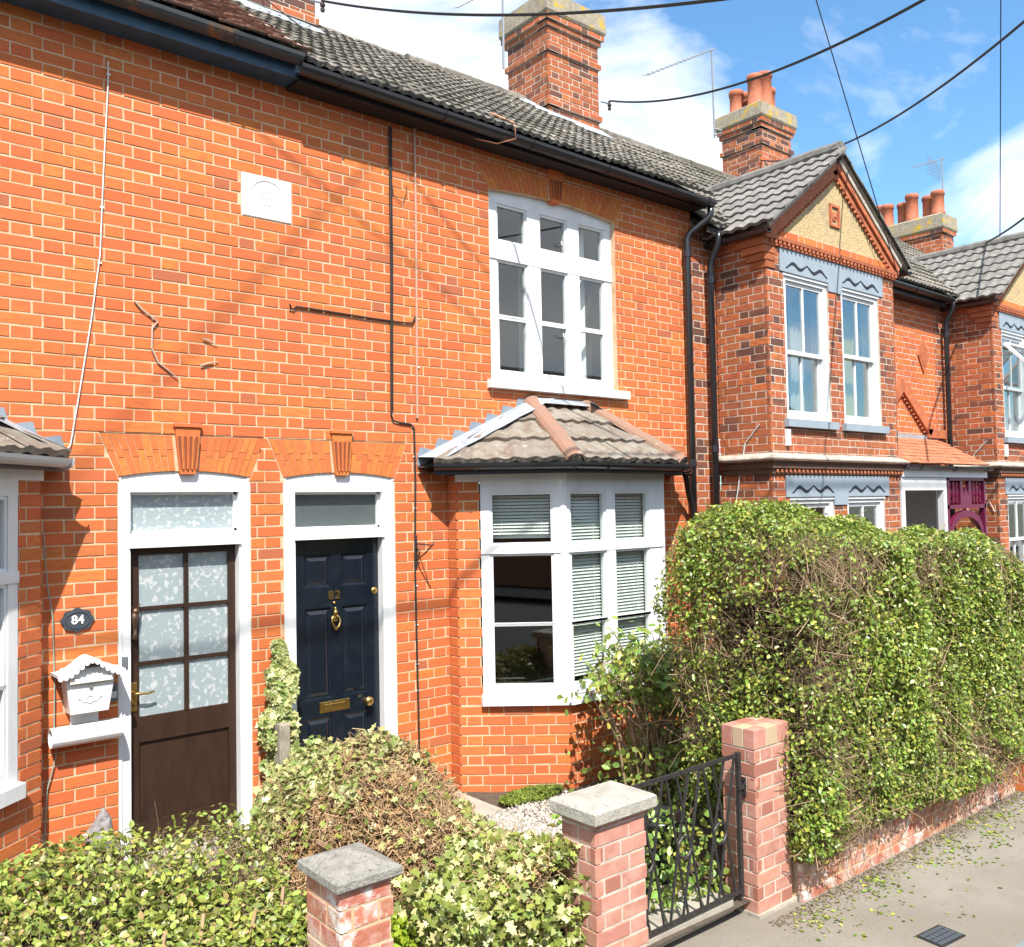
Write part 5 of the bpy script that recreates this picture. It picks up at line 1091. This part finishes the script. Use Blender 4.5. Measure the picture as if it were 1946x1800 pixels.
A, Na, t2 = ridge_pts(22000, -.4, -2.75); A = A+Na*(.10*vnoise(A, 5, 41)+.05*vnoise(A, 13, 42))[:, None]-Na*rng.uniform(-.015, .10, (len(A), 1)); dd = rng.normal(0, 1, A.shape)-Na*.3; dd /= np.linalg.norm(dd, axis=1)[:, None]
sticks('dead_stems', A-dd*rng.uniform(.02, .08, (len(A), 1)), A+dd*rng.uniform(.02, .06, (len(A), 1)), rng.uniform(.0014, .0042, len(A)), DEAD, iv, .28)
V = [(1.70+.1*((y+.35)/-2.37)+.22*math.cos(a), y, max(0, (.40 if y > -2.0 else .34)*math.sin(a))) for y in (-.4, -1.2, -2.0, -2.65) for a in [math.pi*i/6 for i in range(7)]]
MB().add(V, [(7*j+i, 7*j+i+1, 7*j+8+i, 7*j+7+i) for j in range(3) for i in range(6)]).build('inner_fill', mat('dry_thatch', (.13, .085, .045), 1, dark=(.06, .04, .025), nscale=40, bump=1, bscale=60), iv)
for p in ([(1.98, -1.75, .42), (2.05, -2.05, .30)], [(1.40, -1.15, .32), (1.38, -1.32, .34), (1.40, -1.45, .30)], [(1.98, -2.2, .35), (2.0, -2.45, .2)]): MB().tube(p, .02, 7).build('branch', DEAD, iv)
ps = tag(MB().bevbox(1.57, 1.645, -.30, -.22, -.02, .80, .006).build('fence_post', POST, None), 'grey weathered timber post between the two front doors', 'post')
# ivy climbing the post and door frame
ic = thing('climbing_ivy', 'variegated ivy climbing beside the navy door', 'ivy'); n = 2600; z = .45+rng.random(n)**.9*.86; wd = .085*np.clip((1.46-z)/.42, .2, 1)*(1+.35*np.sin(z*19)+.2*np.sin(z*41))
P = np.c_[1.655+.03*np.sin(z*7)+rng.uniform(-1, 1, n)*wd, -.06-rng.random(n)*.2*np.clip((1.45-z)/.7, .15, 1), z]
cloud_obj('leaves', leaf_cloud(P, np.tile([-.2, -.8, .35], (n, 1)), .052, 'ivy', .4), IVYP, ic)
MB().tube([(1.70, -.06, 0), (1.69, -.05, .6), (1.72, -.03, 1.2), (1.71, -.02, 1.55)], [.014, .012, .008, .003], 6).build('stem', DEAD, ic)
# leggy shrub before the bay
sb = thing('leggy_shrub', 'leggy shrub with bare stems in front of the bay window', 'shrub'); stems = MB(); tips = []
for i in range(56):
    bx_, by_ = 3.95+rng.normal(0, .08), -1.35+rng.normal(0, .08); ang = rng.uniform(0, 6.28); sp_ = rng.uniform(.1, .55); h_ = rng.uniform(.85, 1.2)
    e = Vector((bx_+sp_*math.cos(ang), by_+sp_*.7*math.sin(ang), h_)); m_ = Vector((bx_+sp_*.35*math.cos(ang+.4), by_+sp_*.3*math.sin(ang), h_*.55)); stems.tube([(bx_, by_, 0), m_, e], [.012, .008, .003], 5)
    for j in range(5):
        u = rng.uniform(.45, .98); q = m_.lerp(e, (u-.4)/.6); d_ = Vector(rng.normal(0, 1, 3)); d_.z = abs(d_.z)*.6; d_.normalize(); e2 = q+d_*rng.uniform(.1, .25); stems.tube([q, (q+e2)/2+Vector(rng.normal(0, .012, 3)), e2], [.005, .004, .002], 4); tips.append(e2)
    tips.append(e)
tag(stems.build('stems', TWIG, sb), kind='stuff'); T_ = np.array([tuple(p) for p in tips]); T_ = T_[rng.integers(0, len(T_), 2700)]+rng.normal(0, .05, (2700, 3)); T_ = T_[(T_[:, 2] > .80) | (rng.random(len(T_)) < .35)]
lowP = np.c_[rng.normal(4.05, .26, 1100), rng.uniform(-1.8, -1.1, 1100), rng.random(1100)**1.2*.5]
cloud_obj('leaves', leaf_cloud(np.concatenate([T_, lowP]), np.tile([-.2, -.5, .7], (len(T_)+len(lowP), 1)), .055), BUSHL, sb)
# evergreen foliage by the bay's far corner, moss, weeds
eg = thing('evergreen_shrub', 'dark glossy evergreen shrub between the bay and the tall hedge', 'shrub'); n = 2600; P = np.c_[rng.normal(5.05, .36, n), rng.normal(-1.35, .25, n), rng.random(n)*.95]
cloud_obj('leaves', leaf_cloud(P, np.tile([-.3, -.5, .6], (n, 1)), .06), BUSHL, eg); MB().tube([(5.0, -1.3, 0), (5.02, -1.3, .5), (5.1, -1.32, .9)], [.02, .015, .006], 6).build('stem', TWIG, eg)
wp = thing('weed_clump', 'leafy green weeds growing behind the iron gate', 'plant'); n = 1500; P = np.c_[rng.uniform(2.55, 3.2, n), rng.uniform(-2.62, -1.8, n), rng.random(n)**1.4*.42]
cloud_obj('leaves', leaf_cloud(P, np.tile([-.2, -.5, .7], (n, 1)), .05), BUSHL, wp)
bp_ = thing('small_bright_bush', 'small bright lime-green bush beside the short old pillar', 'plant'); n = 1100; P = rng.normal(0, .075, (n, 3))+np.array([1.13, -2.28, .22]); cloud_obj('leaves', leaf_cloud(P, np.tile([-.2, -.4, .8], (n, 1)), .035), mat('lime_leaf', (.28, .38, .03), .5, vary=.3, hue=.02, trans=.3), bp_)
ms = thing('moss_mound', 'bright green moss mound behind the gate', 'moss'); n = 9000; r_ = np.sqrt(rng.random(n)); a = rng.uniform(0, 6.28, n); P = np.c_[4.75+r_*.42*np.cos(a), -1.15+r_*.32*np.sin(a), .02+.16*(1-r_**2)]; cloud_obj('tufts', leaf_cloud(P, np.tile([0, 0, 1.], (n, 1)), .022), MOSS, ms)
for lbl, cx, cy, rx, ry in (('flat patch of moss against the foot of the bay wall', 3.45, -.62, .3, .14), ):
    m2 = thing('moss_patch', lbl, 'moss'); n = 4200; r_ = np.sqrt(rng.random(n)); a = rng.uniform(0, 6.28, n); cloud_obj('tufts', leaf_cloud(np.c_[cx+r_*rx*np.cos(a), cy+r_*ry*np.sin(a), .015+rng.random(n)*.02], np.tile([0, 0, 1.], (n, 1)), .02), MOSS, m2)
# gravel bed
n = 5200; gv = np.c_[rng.uniform(2.7, 3.75, n), rng.uniform(-1.75, -.72, n), rng.uniform(-.005, .018, n)]; oc = np.array([(1,0,0),(-1,0,0),(0,1,0),(0,-1,0),(0,0,.7),(0,0,-.7)], float)
V = (gv[:, None, :]+oc[None]*rng.uniform(.008, .021, (n, 1, 1))*rng.uniform(.7, 1.3, (n, 6, 1))).reshape(-1, 3); g_ = cloud_obj('gravel', (V, [(0,2,4),(2,1,4),(1,3,4),(3,0,4),(2,0,5),(1,2,5),(3,1,5),(0,3,5)], 6, n), PEB, None); tag(g_, 'mixed pale gravel bed in front of the bay window', 'gravel')
st = MB(); st.lathe([(.30, -.02), (.31, .04), (.27, .085), (.15, .10), (.01, .10)], (0, 0, 0), 9); st.v = [(x*1.15+.02*math.sin(y*20), y*.8, z) for x, y, z in st.v]; so2 = st.build('stepping_stone', SLAB, None); so2.location = (2.55, -1.72, 0); tag(so2, 'flat grey stepping stone beside the ivy and gravel', 'stone')
# rope-edging tiles, two short rows
for lbl, a, b, k_ in (('dark twisted rope edging at the foot of the ivy', (1.36, -2.35, .03), (1.72, -2.60, .03), 6), ('dark twisted rope edging just inside the gate', (2.35, -2.5, .03), (2.78, -2.35, .03), 6)):
    o = thing('rope_edging', lbl, 'edging'); a, b = Vector(a), Vector(b)
    for i in range(k_): c = a.lerp(b, i/(k_-1)); MB().lathe([(.01, -.04), (.036, -.03), (.042, 0), (.036, .03), (.01, .04)], (0, 0, 0), 12, 'x').build('rope_bead', mat('blue_grey_tile', (.06, .068, .08), .5), o, smooth=True, M=Matrix.Translation(c) @ Matrix.Rotation(math.atan2(b.y-a.y, b.x-a.x)+.35, 4, 'Z'))
# path tiles of number 84's path
pt = tag(MB().box(.9, 1.45, -2.75, -.15, -.03, .004).build('tiled_path', mat('path_bed', (.12, .11, .1), 1), None), kind='structure')
for i in range(3):
    for j in range(12): MB().bevbox(-.088, .088, -.088, .088, 0, .012, .003).build('path_tile', [mat('red_quarry', (.36, .12, .07), .7), mat('black_quarry', (.05, .05, .055), .6)][(i+j) % 2], pt).matrix_local = Matrix.Translation((.995+i*.18, -2.65+j*.18, .005))
# black pot and dark peeling board
po = MB().lathe([(.10, 0), (.15, .22), (.165, .34), (.175, .35), (.175, .38), (.155, .38), (.14, .3)], (0, 0, 0), 20).build('plant_pot', mat('black_pot', (.012, .012, .014), .25), None, smooth=True); po.location = (3.02, -2.25, 0); tag(po, 'glossy black plant pot standing behind the gate', 'pot')
bd = tag(MB().bevbox(-.2, .2, -.015, .015, 0, .62, .004).build('board', mat('peeling_board', (.035, .04, .048), .6, stain=(.6, .62, .63), stainscale=5, stainlo=.57), None), 'dark board with peeling white patches leaning behind the leggy shrub', 'board'); bd.location = (5.35, -.95, 0); bd.rotation_euler = (-.12, 0, -.3)
# fallen clippings on the pavement
n = 750; cx_ = rng.integers(0, 45, n); cc = np.c_[3.3+rng.random(45)*3.4, -2.92-np.abs(rng.normal(0, .25, 45))]; lone = rng.random(n) < .45; X = np.where(lone, 3.3+rng.random(n)*3.5, cc[cx_, 0]+rng.normal(0, .05, n)); Yc = np.where(lone, -2.88-np.abs(rng.normal(0, .22, n)), cc[cx_, 1]+rng.normal(0, .035, n)); ok = (Yc > -3.84) & (Yc < -2.86); P = np.c_[X, Yc, np.full(n, -.094)][ok]
cl = cloud_obj('leaf_litter', leaf_cloud(P, np.tile([0, 0, 1.], (len(P), 1)), .026, 'oval', .25), LEAF, None); tag(cl, 'green hedge clippings scattered over the pavement', 'leaves')
n = 2600; X = 3.2+rng.random(n)*3.6; Yc = -2.865-np.abs(rng.normal(0, .07, n)); gr_ = cloud_obj('grit', leaf_cloud(np.c_[X, Yc, np.full(n, -.096)], np.tile([0, 0, 1.], (n, 1)), .014, 'oval', .4), mat('brown_grit', (.16, .12, .075), 1, vary=.4), None); tag(gr_, 'brown grit and dry bits gathered at the foot of the low wall', 'grit')
# ================================================================== ACROSS THE ROAD (only mirrored in the panes)
op = thing('terraced_row', 'plain brick row across the road, behind the viewpoint', 'house'); MB().box(-30, 34, -24, -15.5, -.2, 4.8).build('wall', mat('plain_brick', (.26, .12, .07), .9), op)
MB().add([(-30, -15.2, 4.8), (34, -15.2, 4.8), (34, -19.7, 7.4), (-30, -19.7, 7.4), (34, -24.2, 4.8), (-30, -24.2, 4.8)], [(0,3,2,1), (3,5,4,2)]).build('roof', mat('plain_roof', (.09, .085, .08), .9), op)
for i in range(12):
    for z in (.9,): MB().box(-27+i*5, -25.4+i*5, -15.5, -15.42, z, z+1.4).build('window', WHT, op)

GROUPS = {'pillar': 'brick pillars along the front boundary', 'wire': 'overhead wires', 'aerial': 'television aerials on the chimneys', 'cable': 'cables clipped to the brick wall', 'vine': 'dead vine stems on the brick wall', 'insulator': 'ceramic insulators on the chimneys', 'house': 'terraced houses of the street', 'edging': 'rope edging tiles', 'hedge': 'front garden hedges', 'wall': 'low garden walls'}
for o in bpy.data.objects:
    if o.parent is None and o.get('category') in GROUPS: o['group'] = GROUPS[o['category']]
